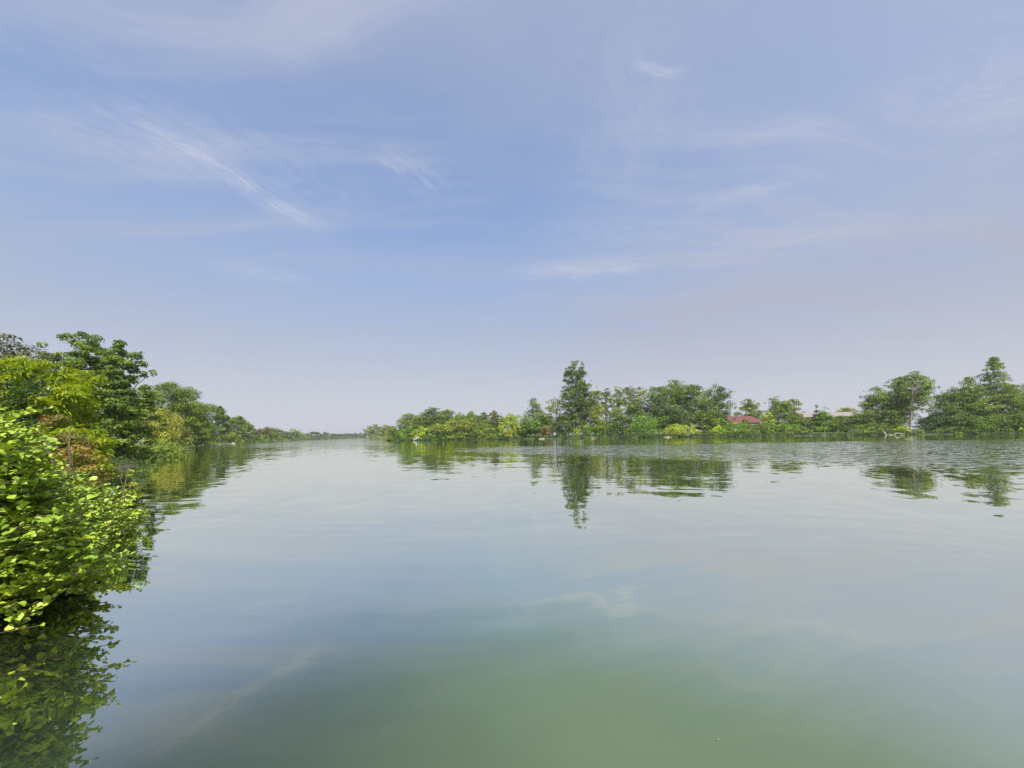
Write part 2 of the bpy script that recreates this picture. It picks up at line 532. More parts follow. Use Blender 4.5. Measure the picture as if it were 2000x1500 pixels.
def crown_cloud(rng, shape, H, R, cb, n_leaf, n_clump, flat=.75, sparse=0.0, whips=.12, csize=.30):
    """leaf points, facing directions and clump numbers for one crown, built from leafy clumps spread through its outline"""
    z0 = cb * H
    L = H - z0
    t = rng.uniform(0, 1, n_clump * 8)
    keep = rng.uniform(0, 1.05, len(t)) < np.maximum(profile(shape, t), .26)
    t = t[keep][:n_clump]
    nc = len(t)
    ang = rng.uniform(0, 2 * math.pi, nc)
    ph = rng.uniform(0, 6.28, 4)
    lobe = 1 + .16 * np.sin(2 * ang + ph[0] + 3 * t) + .14 * np.sin(3 * ang + ph[1] - 5 * t) + .10 * np.sin(9 * t + ph[2])
    pr = profile(shape, t)
    cr = R * csize * rng.uniform(.55, 1.25, nc) * (.45 + .55 * np.minimum(1, pr * 1.2))
    cr = np.minimum(cr, L * .28)
    out = rng.uniform(size=nc) < whips
    cr[out] *= .55
    rad = np.maximum(pr * R * lobe - cr * .7, 0) * rng.uniform(.02, 1, nc) ** .5
    rad[out] = pr[out] * R * lobe[out] * 1.10
    c = np.stack([rad * np.cos(ang), rad * np.sin(ang), z0 + t * L], 1)
    w_ = cr ** 2
    k = rng.choice(nc, n_leaf, p=w_ / w_.sum())
    d = unit(rng.normal(size=(n_leaf, 3)))
    low = (d[:, 2] < -.25) & (rng.uniform(size=n_leaf) < .6)
    d[low, 2] *= -1
    rr = cr[k][:, None] * (.45 + .6 * rng.uniform(0, 1, (n_leaf, 1)) ** .6)
    Pn = c[k] + d * rr * np.array([1, 1, flat])
    if shape == 'layer':
        Pn[:, 2] -= .18 * np.hypot(Pn[:, 0], Pn[:, 1])
    Nn = unit(d * 1.0 + np.array([0, 0, .40]) + rng.normal(size=(n_leaf, 3)) * .36)
    zt = np.percentile(Pn[:, 2], 99.7)
    Pn[:, 2] = z0 + (Pn[:, 2] - z0) * (H - z0) / max(zt - z0, .1)
    xw = np.percentile(np.abs(Pn[:, 0]), 98)
    Pn[:, :2] *= R / max(xw, .05)
    c2 = c.copy()
    c2[:, :2] *= R / max(xw, .05)
    c2[:, 2] = z0 + (c2[:, 2] - z0) * (H - z0) / max(zt - z0, .1)
    low = Pn[:, 2] < .05
    Pn[low, 2] = rng.uniform(.05, .6, low.sum())
    return Pn, Nn, k, c2, rng.uniform(0, 1, nc)


def grow(name, px, top, wpx, Y, shape, pal, label, cat='tree', group=None, cb=None, dens=1.0, leaf=None, nc=None, flat=.62,
         aspect=.6, droop=0.0, trunk_r=None, whips=.12, csize=.30, lean=0.0, bark=None, back=0.0, seed=None, ysq=1.0, overhang=.35):
    """one tree or shrub standing on the bank"""
    seed = seed if seed is not None else int(px * 7 + top * 131) % 99991
    rng = np.random.default_rng(seed)
    shrub = cat in ('shrub', 'bush', 'hedge')
    base = place(px, horizon(px), Y)
    R = wpx / F * Y * .5
    # move back along the view ray until it stands on land
    for _ in range(60):
        if shore_dist(base.x, base.y)[0] > R * (1 - overhang) * .5 + .2: break
        Y *= 1.01
        base = place(px, horizon(px), Y)
    R = wpx / F * Y * .5
    gz = float(ground_z(base.x, base.y)[0])
    H = place(px, top, Y).z - gz
    H = max(H, .5)
    cb = cb if cb is not None else (0.0 if shrub else .12)
    leaf = leaf or max(.07, Y / 398 * 1.2)
    area = (wpx * .512) * max(4, (H * (1 - cb)) / Y * F * .512)          # picture area in pixels
    lp = leaf / Y * 398
    nl = int(np.clip(area / (lp * lp * aspect) * 8.0 * dens, 300, 110000))
    nc = nc or int(np.clip(40 + area * .10, 45, 200))
    Pn, Nn, k, c, cv = crown_cloud(rng, shape, H, R, cb, nl, nc, flat, whips=whips, csize=csize)
    Pn[:, 1] *= ysq
    Pn[:, :2] += np.array([base.x / base.y, 1]) * back * R
    c[:, :2] += np.array([base.x / base.y, 1]) * back * R
    if lean:
        Pn[:, 0] += lean * Pn[:, 2]
        c[:, 0] += lean * c[:, 2]
    root = empty(name, (base.x, base.y, gz), label, cat, group)
    V, Fc = kites(rng, Pn, Nn, leaf, aspect, droop=droop)
    me = mesh_np('crown', V, Fc, LEAF[pal], {'tint': rng.uniform(0, 1, nl), 'clump': cv[k]})
    link('foliage' if shrub else 'crown', me, root)
    tb = Tubes()
    tr = trunk_r or max(.04, H * .011)
    if shrub:
        tr = .008 + .003 * H
        for j in rng.choice(len(c), min(7, len(c)), replace=False):
            q = np.linspace(0, 1, 5)[:, None]
            b0 = np.array([c[j, 0] * .15, c[j, 1] * .15, -.15])
            tb.add(b0 + (c[j] * .85 - b0) * q + np.array([0, 0, .12 * H]) * (q * (1 - q) * 4), np.linspace(tr, tr * .25, 5), 5)
        link('stem', tb.mesh('stem', bark or BARK), root)
    else:
        q = np.linspace(0, 1, 8)
        wig = np.cumsum(rng.normal(size=(8, 2)) * .012 * H, 0) * q[:, None]
        tp = np.stack([wig[:, 0] + lean * q * H * .88, wig[:, 1], -.2 + q * (H * .88 + .2)], 1)
        tb.add(tp, tr * (1.15 - q) ** .8 + .02, 8)
        order = rng.choice(len(c), min(12, len(c)), replace=False)
        for j in order:
            zj = np.clip(c[j, 2] * rng.uniform(.45, .75), cb * H * .5, H * .8)
            s0 = np.array([np.interp(zj, tp[:, 2], tp[:, 0]), np.interp(zj, tp[:, 2], tp[:, 1]), zj])
            u = np.linspace(0, 1, 5)[:, None]
            bend = np.array([0, 0, .10 * H]) * (u * (1 - u) * 2)
            r0 = tr * max(.2, (1.1 - zj / H)) * .5
            tb.add(s0 + (c[j] - s0) * u + bend, np.linspace(r0, r0 * .25, 5), 5)
        link('trunk', tb.mesh('trunk', bark or BARK), root)
    return root


# ---- name, px, top, width, depth, outline, colour, label, options
T = 'tree'
S = 'shrub'
far_l = 'trees along the bank towards the river bend'
isl = 'trees crowding the low wooded point'
mid_g = 'trees on the bank opposite'
PLANTS = [
    # bank beyond the dark tree, getting smaller into the distance
    ('oak_tree', 338, 749, 122, 84, 'round', 'mid', 'big rounded oak with broken crown behind the yellow willow', T, dict(cb=.12, whips=.2, csize=.26)),
    ('oak_tree', 384, 786, 44, 88, 'round', 'olive', 'olive-brown shoulder of oak foliage sloping down beside the big rounded oak', T, dict(cb=.1)),
    ('willow_tree', 318, 796, 58, 62, 'dome', 'willow', 'golden yellow weeping willow beside the dark alder tree', T, dict(cb=.03, flat=1.7, aspect=.22, droop=1.5, leaf=.5, dens=.9)),
    ('willow_tree', 347, 806, 46, 72, 'dome', 'grey', 'grey-green willow next to the golden yellow willow', T, dict(cb=.03, flat=1.7, aspect=.25, droop=1.5, leaf=.5)),
    ('leafy_tree', 382, 808, 62, 96, 'dome', 'green', 'fresh green bushy tree below the olive-brown oak shoulder', T, {}),
    ('shrub', 352, 850, 70, 73, 'dome', 'deep', 'dark low shrub hanging over the water under the grey-green willow', S, {}),
    ('shrub', 318, 850, 30, 62, 'dome', 'lime', 'lime green shrub at the foot of the yellow willow', S, {}),
    ('shrub', 303, 878, 40, 44, 'flat', 'tan', 'dry straw-coloured scrub at the waterline beside the dark alder', S, dict(aspect=.2)),
    ('shrub', 386, 838, 48, 98, 'dome', 'mid', 'mid green shrub below the fresh green bushy tree', S, {}),
    ('conifer_tree', 405, 803, 17, 134, 'layer', 'blue', 'thin sparse bluish conifer standing above the bank gap', 'conifer', dict(cb=.2, dens=.35, flat=.3)),
    ('leafy_tree', 406, 829, 26, 126, 'oval', 'deep', 'dark narrow tree at the edge of the stone landing', T, {}),
    ('poplar_tree', 431, 794, 32, 129, 'oval', 'deep', 'tall dark pointed tree above the stone landing', T, dict(cb=.03)),
    ('leafy_tree', 466, 813, 54, 156, 'round', 'mid', 'rounded green tree beyond the tall dark pointed tree', T, dict(cb=.1)),
    ('shrub', 449, 842, 40, 138, 'dome', 'olive', 'olive shrub at the foot of the tall dark pointed tree', S, {}),
    ('shrub', 412, 850, 13, 128, 'dome', 'orange', 'small rusty shrub above the pale stone landing', S, {}),
    ('shrub', 464, 857, 19, 150, 'dome', 'lime', 'round lime bush beside the second stone landing', S, {}),
    ('willow_tree', 478, 848, 34, 162, 'dome', 'green', 'spreading green willow bush past the round lime bush', S, dict(flat=1.2, aspect=.3, droop=1)),
    ('leafy_tree', 497, 838, 15, 185, 'oval', 'purple', 'slim dark tree before the brown domed tree', T, {}),
    ('leafy_tree', 518, 834, 34, 215, 'round', 'brown', 'brownish domed tree on the bank towards the bend', T, {}),
    ('shrub', 506, 848, 22, 205, 'dome', 'olive', 'yellowish shrub in front of the brown domed tree', S, {}),
    ('shrub', 521, 847, 22, 225, 'dome', 'green', 'bright green shrub in front of the brown domed tree', S, {}),
    ('leafy_tree', 541, 837, 24, 255, 'oval', 'dark', 'dark green tree just past the brown domed tree', T, {}),
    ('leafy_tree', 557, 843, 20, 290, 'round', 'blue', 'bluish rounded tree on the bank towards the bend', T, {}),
    ('poplar_tree', 574, 838, 18, 340, 'vase', 'mid', 'taller open-topped tree on the bank towards the bend', T, dict(dens=.7)),
    ('shrub', 574, 853, 14, 315, 'dome', 'pale', 'pale green bush under the taller open-topped tree', S, {}),
    ('leafy_tree', 586, 845, 22, 350, 'round', 'grey', 'grey-green tree behind the pale green bush', T, {}),
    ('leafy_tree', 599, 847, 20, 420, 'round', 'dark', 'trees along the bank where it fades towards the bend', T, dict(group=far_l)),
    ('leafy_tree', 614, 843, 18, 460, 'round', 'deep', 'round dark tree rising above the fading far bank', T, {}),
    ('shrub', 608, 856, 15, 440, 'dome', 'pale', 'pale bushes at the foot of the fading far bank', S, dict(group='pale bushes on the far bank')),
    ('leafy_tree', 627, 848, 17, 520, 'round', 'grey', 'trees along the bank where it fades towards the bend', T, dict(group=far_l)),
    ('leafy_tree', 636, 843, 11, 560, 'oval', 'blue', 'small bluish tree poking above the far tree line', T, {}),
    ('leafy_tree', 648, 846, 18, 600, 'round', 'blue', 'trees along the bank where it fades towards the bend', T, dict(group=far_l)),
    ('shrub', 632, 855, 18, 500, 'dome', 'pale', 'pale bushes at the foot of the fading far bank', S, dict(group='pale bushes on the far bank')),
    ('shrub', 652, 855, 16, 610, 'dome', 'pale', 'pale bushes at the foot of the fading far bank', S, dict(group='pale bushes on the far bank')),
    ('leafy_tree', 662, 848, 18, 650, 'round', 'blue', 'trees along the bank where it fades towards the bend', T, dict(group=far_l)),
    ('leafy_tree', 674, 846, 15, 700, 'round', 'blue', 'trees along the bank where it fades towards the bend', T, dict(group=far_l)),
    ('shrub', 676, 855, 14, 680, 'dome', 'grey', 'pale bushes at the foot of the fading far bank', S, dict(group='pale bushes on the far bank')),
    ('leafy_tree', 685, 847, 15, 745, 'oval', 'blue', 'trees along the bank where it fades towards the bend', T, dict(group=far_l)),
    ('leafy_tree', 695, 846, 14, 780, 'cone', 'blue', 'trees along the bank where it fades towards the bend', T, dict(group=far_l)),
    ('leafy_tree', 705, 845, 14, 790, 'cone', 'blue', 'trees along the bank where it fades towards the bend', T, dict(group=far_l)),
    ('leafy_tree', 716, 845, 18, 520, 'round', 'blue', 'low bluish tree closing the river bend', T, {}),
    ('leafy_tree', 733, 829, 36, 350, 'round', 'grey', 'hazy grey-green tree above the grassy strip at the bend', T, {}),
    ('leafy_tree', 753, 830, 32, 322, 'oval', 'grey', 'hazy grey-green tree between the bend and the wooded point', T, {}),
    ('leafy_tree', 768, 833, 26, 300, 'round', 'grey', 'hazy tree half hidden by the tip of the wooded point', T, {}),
    # the low wooded point
    ('leafy_tree', 771, 835, 28, 179, 'dome', 'mid', 'low olive tree at the very tip of the wooded point', T, {}),
    ('leafy_tree', 800, 808, 44, 183, 'round', 'mid', 'first tall rounded tree behind the tip of the wooded point', T, {}),
    ('leafy_tree', 832, 801, 34, 188, 'oval', 'dark', 'dull dark tree behind the white boat', T, {}),
    ('leafy_tree', 849, 797, 36, 190, 'round', 'dark', 'highest dark-topped tree of the wooded point', T, {}),
    ('leafy_tree', 873, 800, 42, 186, 'round', 'mid', 'broad green tree beside the highest dark-topped tree', T, {}),
    ('leafy_tree', 897, 806, 30, 184, 'round', 'grey', 'grey-green tree behind the large olive-lime tree', T, {}),
    ('leafy_tree', 922, 804, 40, 182, 'round', 'green', 'green rounded tree in the back row of the wooded point', T, {}),
    ('leafy_tree', 946, 806, 28, 180, 'round', 'mid', 'green tree next to the brown thin-stemmed tree', T, {}),
    ('birch_tree', 966, 802, 26, 170, 'oval', 'brown', 'brown-crowned tree with bare pale stems', T, dict(cb=.3, bark=BARK_PALE)),
    ('birch_tree', 979, 808, 20, 170, 'oval', 'olive', 'olive tree with bare stems beside the gap of sky', T, dict(cb=.25, bark=BARK_PALE)),
    ('leafy_tree', 798, 832, 44, 176, 'dome', 'green', 'green bushy tree over the water near the point tip', T, {}),
    ('leafy_tree', 825, 833, 32, 174, 'dome', 'lime', 'bright yellow-green tree above the white boat', T, {}),
    ('leafy_tree', 851, 838, 40, 172, 'dome', 'deep', 'dark shaded tree beside the white boat', T, {}),
    ('leafy_tree', 884, 821, 64, 171, 'round', 'olive', 'large olive-lime tree in the front row of the wooded point', T, {}),
    ('leafy_tree', 862, 842, 36, 168, 'dome', 'mid', 'low green tree in front of the large olive-lime tree', T, {}),
    ('leafy_tree', 908, 838, 40, 166, 'dome', 'mid', 'mid green bushy tree spreading over the water', T, {}),
    ('leafy_tree', 920, 816, 52, 172, 'round', 'olive', 'olive-yellow tree with a pale twiggy crown', T, {}),
    ('leafy_tree', 944, 826, 40, 168, 'round', 'mid', 'round tree in front of the brown thin-stemmed tree', T, {}),
    ('shrub', 943, 840, 20, 164, 'dome', 'yellow', 'small yellow shrub on the wooded point', S, {}),
    ('shrub', 930, 848, 40, 164, 'dome', 'deep', 'dark shrub below the small yellow shrub', S, {}),
    ('shrub', 962, 846, 44, 161, 'dome', 'olive', 'dull olive shrub overhanging dark water at the gap', S, {}),
    ('shrub', 978, 844, 22, 160, 'dome', 'green', 'vivid green shrub below the pale bare stems', S, {}),
    ('shrub', 885, 850, 50, 165, 'dome', 'green', 'low green brush at the water under the olive-lime tree', S, {}),
    ('leafy_tree', 816, 812, 46, 184, 'dome', 'mid', 'tree filling the back row between the first tall rounded tree and the dull dark tree', T, {}),
    ('leafy_tree', 862, 810, 50, 184, 'dome', 'dark', 'shaded tree filling in below the highest dark-topped tree', T, {}),
    ('leafy_tree', 906, 813, 50, 178, 'dome', 'mid', 'green tree filling in between grey-green tree and olive-yellow tree', T, {}),
    ('leafy_tree', 936, 812, 44, 177, 'dome', 'mid', 'green tree filling in behind the small yellow shrub', T, {}),
    ('leafy_tree', 960, 820, 44, 172, 'dome', 'dark', 'dark tree filling in below the brown thin-stemmed tree', T, {}),
    ('leafy_tree', 1018, 826, 40, 162, 'dome', 'mid', 'green tree filling in between the yellow-green tree and the pointed tree', T, {}),
    ('leafy_tree', 1068, 808, 40, 168, 'dome', 'mid', 'green tree filling in between the pointed tree and the open pale olive tree', T, {}),
    ('shrub', 1578, 815, 42, 146, 'dome', 'mid', 'mid green bush hiding the barn wall beside the dark conifer', S, {}),
    # bank opposite
    ('leafy_tree', 1000, 809, 44, 163, 'dome', 'lime', 'yellow-green tree standing right after the sky gap', T, dict(cb=.03)),
    ('shrub', 990, 838, 26, 158, 'dome', 'willow', 'yellow bush at the water below the yellow-green tree', S, {}),
    ('leafy_tree', 1043, 779, 50, 164, 'cone', 'mid', 'pointed brownish-green tree before the tallest tree', T, dict(cb=.05, whips=.2)),
    ('leafy_tree', 1028, 822, 30, 160, 'dome', 'dark', 'dark shaded tree at the foot of the pointed tree', T, {}),
    ('leafy_tree', 1048, 817, 22, 158, 'oval', 'green', 'bright green sapling in front of the pointed tree', T, dict(cb=.02)),
    ('leafy_tree', 1087, 779, 44, 168, 'vase', 'olive', 'open pale olive tree beside the tallest tree', T, dict(dens=.55, cb=.15)),
    ('shrub', 1067, 832, 28, 157, 'dome', 'orange', 'rusty orange bush at the water below the pointed tree', S, {}),
    ('tall_tree', 1125, 706, 60, 160, 'spire', 'dark', 'tallest tree, a dark ragged spire over the opposite bank', T, dict(cb=.14, nc=240, csize=.20, whips=.18, trunk_r=.3, flat=.9)),
    ('leafy_tree', 1143, 745, 30, 162, 'oval', 'deep', 'dark bulge of foliage on the flank of the tallest tree', T, dict(cb=.3)),
    ('leafy_tree', 1099, 822, 36, 157, 'dome', 'deep', 'blue-dark shaded shrubby tree under the tallest tree', T, dict(cb=.02)),
    ('shrub', 1126, 836, 15, 154, 'oval', 'yellow', 'narrow bright yellow shrub under the tallest tree', S, {}),
    ('leafy_tree', 1118, 800, 56, 160, 'dome', 'mid', 'mid green tree filling the foot of the tallest tree', T, {}),
    ('leafy_tree', 1146, 832, 32, 155, 'dome', 'green', 'green shrubby tree above the pale flat rock', T, dict(cb=.02)),
    ('leafy_tree', 1180, 823, 46, 154, 'dome', 'green', 'spreading green tree low over the water', T, dict(cb=.02)),
    ('leafy_tree', 1206, 832, 38, 151, 'dome', 'deep', 'dark green shrubby tree beside the bright fresh sapling', T, dict(cb=.02)),
    ('birch_tree', 1164, 763, 34, 160, 'vase', 'olive', 'first thin see-through tree after the tallest tree', T, dict(cb=.2, dens=.6, whips=.25)),
    ('birch_tree', 1186, 759, 28, 161, 'vase', 'mid', 'thin tree with drooping tufts among the see-through trees', T, dict(cb=.25, dens=.5, whips=.3)),
    ('birch_tree', 1207, 755, 34, 160, 'vase', 'olive', 'tufted see-through tree in the middle of the thin group', T, dict(cb=.3, dens=.5, whips=.3)),
    ('birch_tree', 1230, 755, 34, 158, 'vase', 'grey', 'flat-topped see-through tree with a clear trunk', T, dict(cb=.35, dens=.5, whips=.25)),
    ('birch_tree', 1252, 756, 30, 156, 'vase', 'olive', 'last see-through tree before the large acacias', T, dict(cb=.3, dens=.5, whips=.3)),
    ('leafy_tree', 1165, 792, 54, 158, 'dome', 'olive', 'olive tree filling below the see-through trees', T, {}),
    ('leafy_tree', 1204, 796, 46, 156, 'dome', 'mid', 'green tree filling below the tufted thin trees', T, {}),
    ('leafy_tree', 1236, 780, 48, 154, 'dome', 'mid', 'yellowish green tree leaning on the large acacias', T, {}),
    ('acacia_tree', 1287, 756, 64, 152, 'round', 'dark', 'broad dark green acacia, first of the large group', T, dict(cb=.05, whips=.2)),
    ('acacia_tree', 1321, 743, 72, 154, 'round', 'mid', 'highest acacia with ragged twigs on its top', T, dict(cb=.08, whips=.25)),
    ('acacia_tree', 1355, 752, 52, 150, 'vase', 'mid', 'acacia with loose feathery top beside the highest one', T, dict(cb=.1, dens=.8, whips=.25)),
    ('acacia_tree', 1400, 752, 62, 148, 'round', 'dark', 'ragged acacia at the end of the group by the red roof', T, dict(cb=.12, dens=.85, whips=.28)),
    ('leafy_tree', 1376, 778, 56, 146, 'dome', 'mid', 'green tree filling between the last two acacias', T, {}),
    ('leafy_tree', 1310, 800, 90, 149, 'dome', 'deep', 'dark shaded foliage beneath the large acacias', T, {}),
    ('leafy_tree', 1260, 809, 54, 145, 'oval', 'green', 'fresh bright green sapling tree at the water', T, dict(cb=.02, flat=.9)),
    ('shrub', 1230, 836, 28, 148, 'dome', 'olive', 'olive bush squeezed beside the bright fresh sapling', S, {}),
    ('shrub', 1320, 828, 50, 140, 'dome', 'yellow', 'bright yellow bush glowing in front of the acacias', S, dict(flat=1.1, aspect=.35)),
    ('shrub', 1347, 828, 34, 140.5, 'dome', 'lime', 'bright lime bush behind the bleached dead branches', S, {}),
    ('shrub', 1375, 832, 32, 143, 'dome', 'brown', 'brown bare-looking brush between two bright bushes', S, dict(dens=.6)),
    ('shrub', 1401, 830, 34, 139, 'dome', 'lime', 'round lime green bush before the long hedge', S, {}),
    ('shrub', 1416, 842, 16, 138, 'dome', 'willow', 'small straw-yellow bush touching the long hedge', S, {}),
    ('shrub', 1398, 808, 44, 146, 'dome', 'green', 'green shrub under the ragged last acacia', S, {}),
    # long hedge, house side
    ('hedge', 1444, 826, 64, 137, 'flat', 'green', 'clipped-looking green hedge stretch in front of the red roof', 'hedge', {}),
    ('hedge', 1490, 826, 62, 136, 'flat', 'dark', 'darker middle stretch of the long riverside hedge', 'hedge', {}),
    ('hedge', 1534, 827, 60, 135, 'flat', 'green', 'light green hedge stretch under the dry grass', 'hedge', {}),
    ('hedge', 1566, 833, 28, 134, 'dome', 'olive', 'olive end of the long riverside hedge', 'hedge', {}),
    ('shrub', 1455, 818, 18, 150, 'dome', 'green', 'small green shrub in front of the red-roofed house wall', S, {}),
    ('leafy_tree', 1463, 780, 50, 185, 'round', 'olive', 'round solitary tree rising behind the red roof', T, dict(cb=.12)),
    ('leafy_tree', 1522, 776, 50, 158, 'round', 'mid', 'full green tree between the red roof and the barn', T, dict(cb=.03)),
    ('leafy_tree', 1549, 780, 38, 160, 'round', 'olive', 'olive-tinged neighbour of the full green tree', T, dict(cb=.03)),
    ('leafy_tree', 1500, 804, 26, 152, 'dome', 'lime', 'lime shrub-like tree at the end of the red roof', T, dict(cb=.02)),
    ('shrub', 1556, 814, 30, 150, 'dome', 'mid', 'mid green shrub below the barn roof corner', S, {}),
    ('conifer_tree', 1595, 792, 34, 141, 'layer', 'blue', 'dark blue-green conifer in front of the pale barn roof', 'conifer', dict(cb=.03, flat=.4)),
    ('conifer_tree', 1612, 797, 52, 138, 'cone', 'green', 'bright green pointed tree beside the dark conifer', T, dict(cb=.01)),
    ('shrub', 1640, 812, 44, 136, 'dome', 'olive', 'olive-yellow bush under the barn roof', S, {}),
    ('leafy_tree', 1652, 796, 56, 235, 'flat', 'olive', 'low tree top showing above the pale barn roof', T, dict(cb=.3)),
    ('leafy_tree', 1668, 806, 50, 128, 'dome', 'dark', 'dark bushy tree at the end of the barn roof', T, {}),
    ('leafy_tree', 1715, 757, 60, 126, 'round', 'mid', 'rounded tree on the outer side of the white-trunk tree group', T, dict(cb=.05, whips=.2)),
    ('leafy_tree', 1755, 738, 54, 127, 'round', 'mid', 'tree crown just behind the pale bare trunk', T, dict(cb=.08, whips=.2)),
    ('pale_trunk_tree', 1776, 724, 70, 117, 'round', 'mid', 'tree with a long pale bare trunk above the driftwood', T, dict(cb=.34, bark=BARK_PALE, trunk_r=.25, lean=.10, whips=.25, dens=.9, back=.42, overhang=1.0, csize=.24)),
    ('leafy_tree', 1745, 800, 60, 120, 'dome', 'dark', 'dark low foliage beside the pale bare trunk', T, {}),
    ('shrub', 1700, 826, 54, 118, 'dome', 'mid', 'green shrub trailing into the water near the upright stick', S, {}),
    ('shrub', 1690, 838, 22, 117, 'dome', 'green', 'light green trailing shrub at the water before the stick', S, {}),
    ('shrub', 1760, 832, 28, 115, 'dome', 'lime', 'lime shrub just above the driftwood log', S, {}),
    ('shrub', 1815, 812, 40, 119, 'dome', 'deep', 'almost black shaded shrub in the gap beside the pale trunk', S, {}),
    ('leafy_tree', 1858, 760, 74, 117, 'round', 'dark', 'broad dark tree between the gap and the layered conifer', T, dict(cb=.04, whips=.2)),
    ('leafy_tree', 1893, 738, 72, 115, 'cone', 'mid', 'pointed green tree leaning on the layered conifer', T, dict(cb=.05, whips=.2)),
    ('layered_tree', 1943, 700, 142, 113, 'layer', 'mid', 'tall layered tree with a thin ragged pointed top', 'tree', dict(cb=.02, flat=.5, whips=.15, nc=550, csize=.14)),
    ('leafy_tree', 2006, 750, 84, 111, 'round', 'mid', 'green tree at the end of the row past the layered tree', T, {}),
    ('shrub', 1838, 812, 50, 113, 'dome', 'deep', 'shaded shrub under the broad dark tree', S, {}),
    ('shrub', 1882, 806, 56, 110, 'dome', 'dark', 'dark green shrub under the pointed green tree', S, {}),
    ('shrub', 1932, 812, 60, 108, 'dome', 'green', 'green shrub at the water below the layered tree', S, {}),
    ('shrub', 1985, 800, 60, 106, 'dome', 'dark', 'last dark shrub of the row, low over the water', S, {}),
]
for (nm, px, top, wd, Yd, shp, pal, lab, cat, op) in PLANTS:
    if 485 < px < 725:
        wd *= 1.35
    if 300 < px < 485 and cat == T:
        op = dict(dens=1.4) | op
        wd *= 1.06
    if 755 < px < 1060 and cat == T and nm == 'leafy_tree':
        wd *= 1.22
        op = dict(cb=.02) | op
    grow(nm, px, top, wd, Yd, shp, pal, lab, cat, **op)


# ------------------------------------------------------------------ dark alder tree and what stands behind it
grow('alder_tree', 172, 655, 170, 30, 'round', 'alder_tree', 'large dark alder tree leaning over the river', T, None, cb=.03, leaf=.14, nc=230, csize=.19,
     whips=.2, dens=1.5, trunk_r=.18, aspect=.75, overhang=1.2)
grow('alder_tree', 238, 668, 98, 28, 'oval', 'alder_tree', 'river-side half of the dark alder mass, touching the water', T, None, cb=.0, leaf=.14, nc=230, csize=.22,
     whips=.2, dens=1.6, trunk_r=.14, aspect=.75, overhang=1.9)
grow('brown_tree', 18, 655, 110, 24, 'vase', 'purple', 'brownish sparse tree top behind the bamboo', T, None, cb=.4, leaf=.13, dens=.5, whips=.3)
grow('thin_tree', 78, 676, 50, 26, 'vase', 'purple', 'faint thin tree with nearly bare twigs behind the bamboo', T, None, cb=.5, leaf=.10, dens=.16, whips=.3)


# the riverside shrubs go on behind the photographer's shoulder and shade the water there
def bank_shrub(x, y, H, R, label):
    rng = np.random.default_rng(5)
    gz = float(ground_z(x, y)[0])
    root = empty('alder_shrub', (x, y, gz), label, 'shrub')
    Pn, Nn, k, c, cv = crown_cloud(rng, 'dome', H, R, 0, 9000, 90, csize=.34)
    V, Fc = kites(rng, Pn, Nn, .12, .75)
    link('foliage', mesh_np('shrub_foliage', V, Fc, LEAF['dark'], {'tint': rng.uniform(0, 1, 9000), 'clump': cv[k]}), root)
    tb = Tubes()
    for j in range(8):
        s0 = np.array([0, 0, -.1])
        u = np.linspace(0, 1, 4)[:, None]
        tb.add(s0 + (c[j] - s0) * u, [.05, .04, .025, .01], 5)
    link('stem', tb.mesh('stem', BARK), root)


bank_shrub(-3.8, -0.5, 3.6, 1.35, 'tall alder shrub on the bank just outside the picture')

# ------------------------------------------------------------------ bamboo
def bamboo(px, base_Y, n_culm, spread, htop, seed, label):
    rng = np.random.default_rng(seed)
    b = place(px, horizon(px), base_Y)
    gz = float(ground_z(b.x, b.y)[0])
    root = empty('bamboo_clump', (b.x, b.y, gz), label, 'bamboo')
    tb = Tubes()
    Pn, Al, Nn, cv, cid = [], [], [], [], []
    for i in range(n_culm):
        a = rng.uniform(0, 6.283)
        s0 = np.array([rng.normal() * spread * .35, rng.normal() * spread * .35, -.1])
        h = htop * rng.uniform(.55, 1.0)
        out = np.array([math.cos(a), math.sin(a), 0]) * rng.uniform(.15, 1.0) * spread * (1.5 - .6 * h / htop)
        u = np.linspace(0, 1, 12)[:, None]
        pts = s0 + out * u ** 2 + np.array([0, 0, h]) * (np.sin(u * 1.75) / math.sin(1.5708))
        tb.add(pts, np.linspace(.022, .004, 12), 4)
        m = 330
        k = rng.uniform(.12, 1, m) ** .8
        base = np.stack([np.interp(k, u[:, 0], pts[:, j]) for j in range(3)], 1)
        ln = rng.uniform(.05, .55, (m, 1)) * (1.1 - .6 * k[:, None])
        dirs = unit(rng.normal(size=(m, 3)) * np.array([1, 1, .35]) + out / max(np.linalg.norm(out), .1) * .5)
        Pn.append(base + dirs * ln - np.array([0, 0, 1]) * ln ** 2 * .6)
        Al.append(unit(dirs - np.array([0, 0, .55])))
        Nn.append(unit(np.array([0, 0, 1.0]) + dirs * .5 + rng.normal(size=(m, 3)) * .35))
        cid.append(np.full(m, i))
        cv.append(rng.uniform())
    Pn, Al, Nn, cid = map(np.concatenate, (Pn, Al, Nn, cid))
    V, Fc = kites(rng, Pn, Nn, .20, .20, along=Al)
    link('foliage', mesh_np('bamboo_foliage', V, Fc, LEAF['bamboo'], {'tint': rng.uniform(0, 1, len(Pn)), 'clump': np.array(cv)[cid]}), root)
    link('culm', tb.mesh('culm', plain_mat('bamboo_culm', (.18, .22, .05), (.30, .32, .08), 8)), root)
    return root


bamboo(48, 13.5, 62, 1.45, 4.1, 5, 'bright yellow-green feathery bamboo with its tops against the sky')
bamboo(112, 15.5, 46, .95, 4.2, 6, 'yellow-green bamboo drooping beside the dark alder tree')
bamboo(128, 12.6, 34, .95, 1.8, 7, 'low arching bamboo sprays above the rust-leaved shrub')


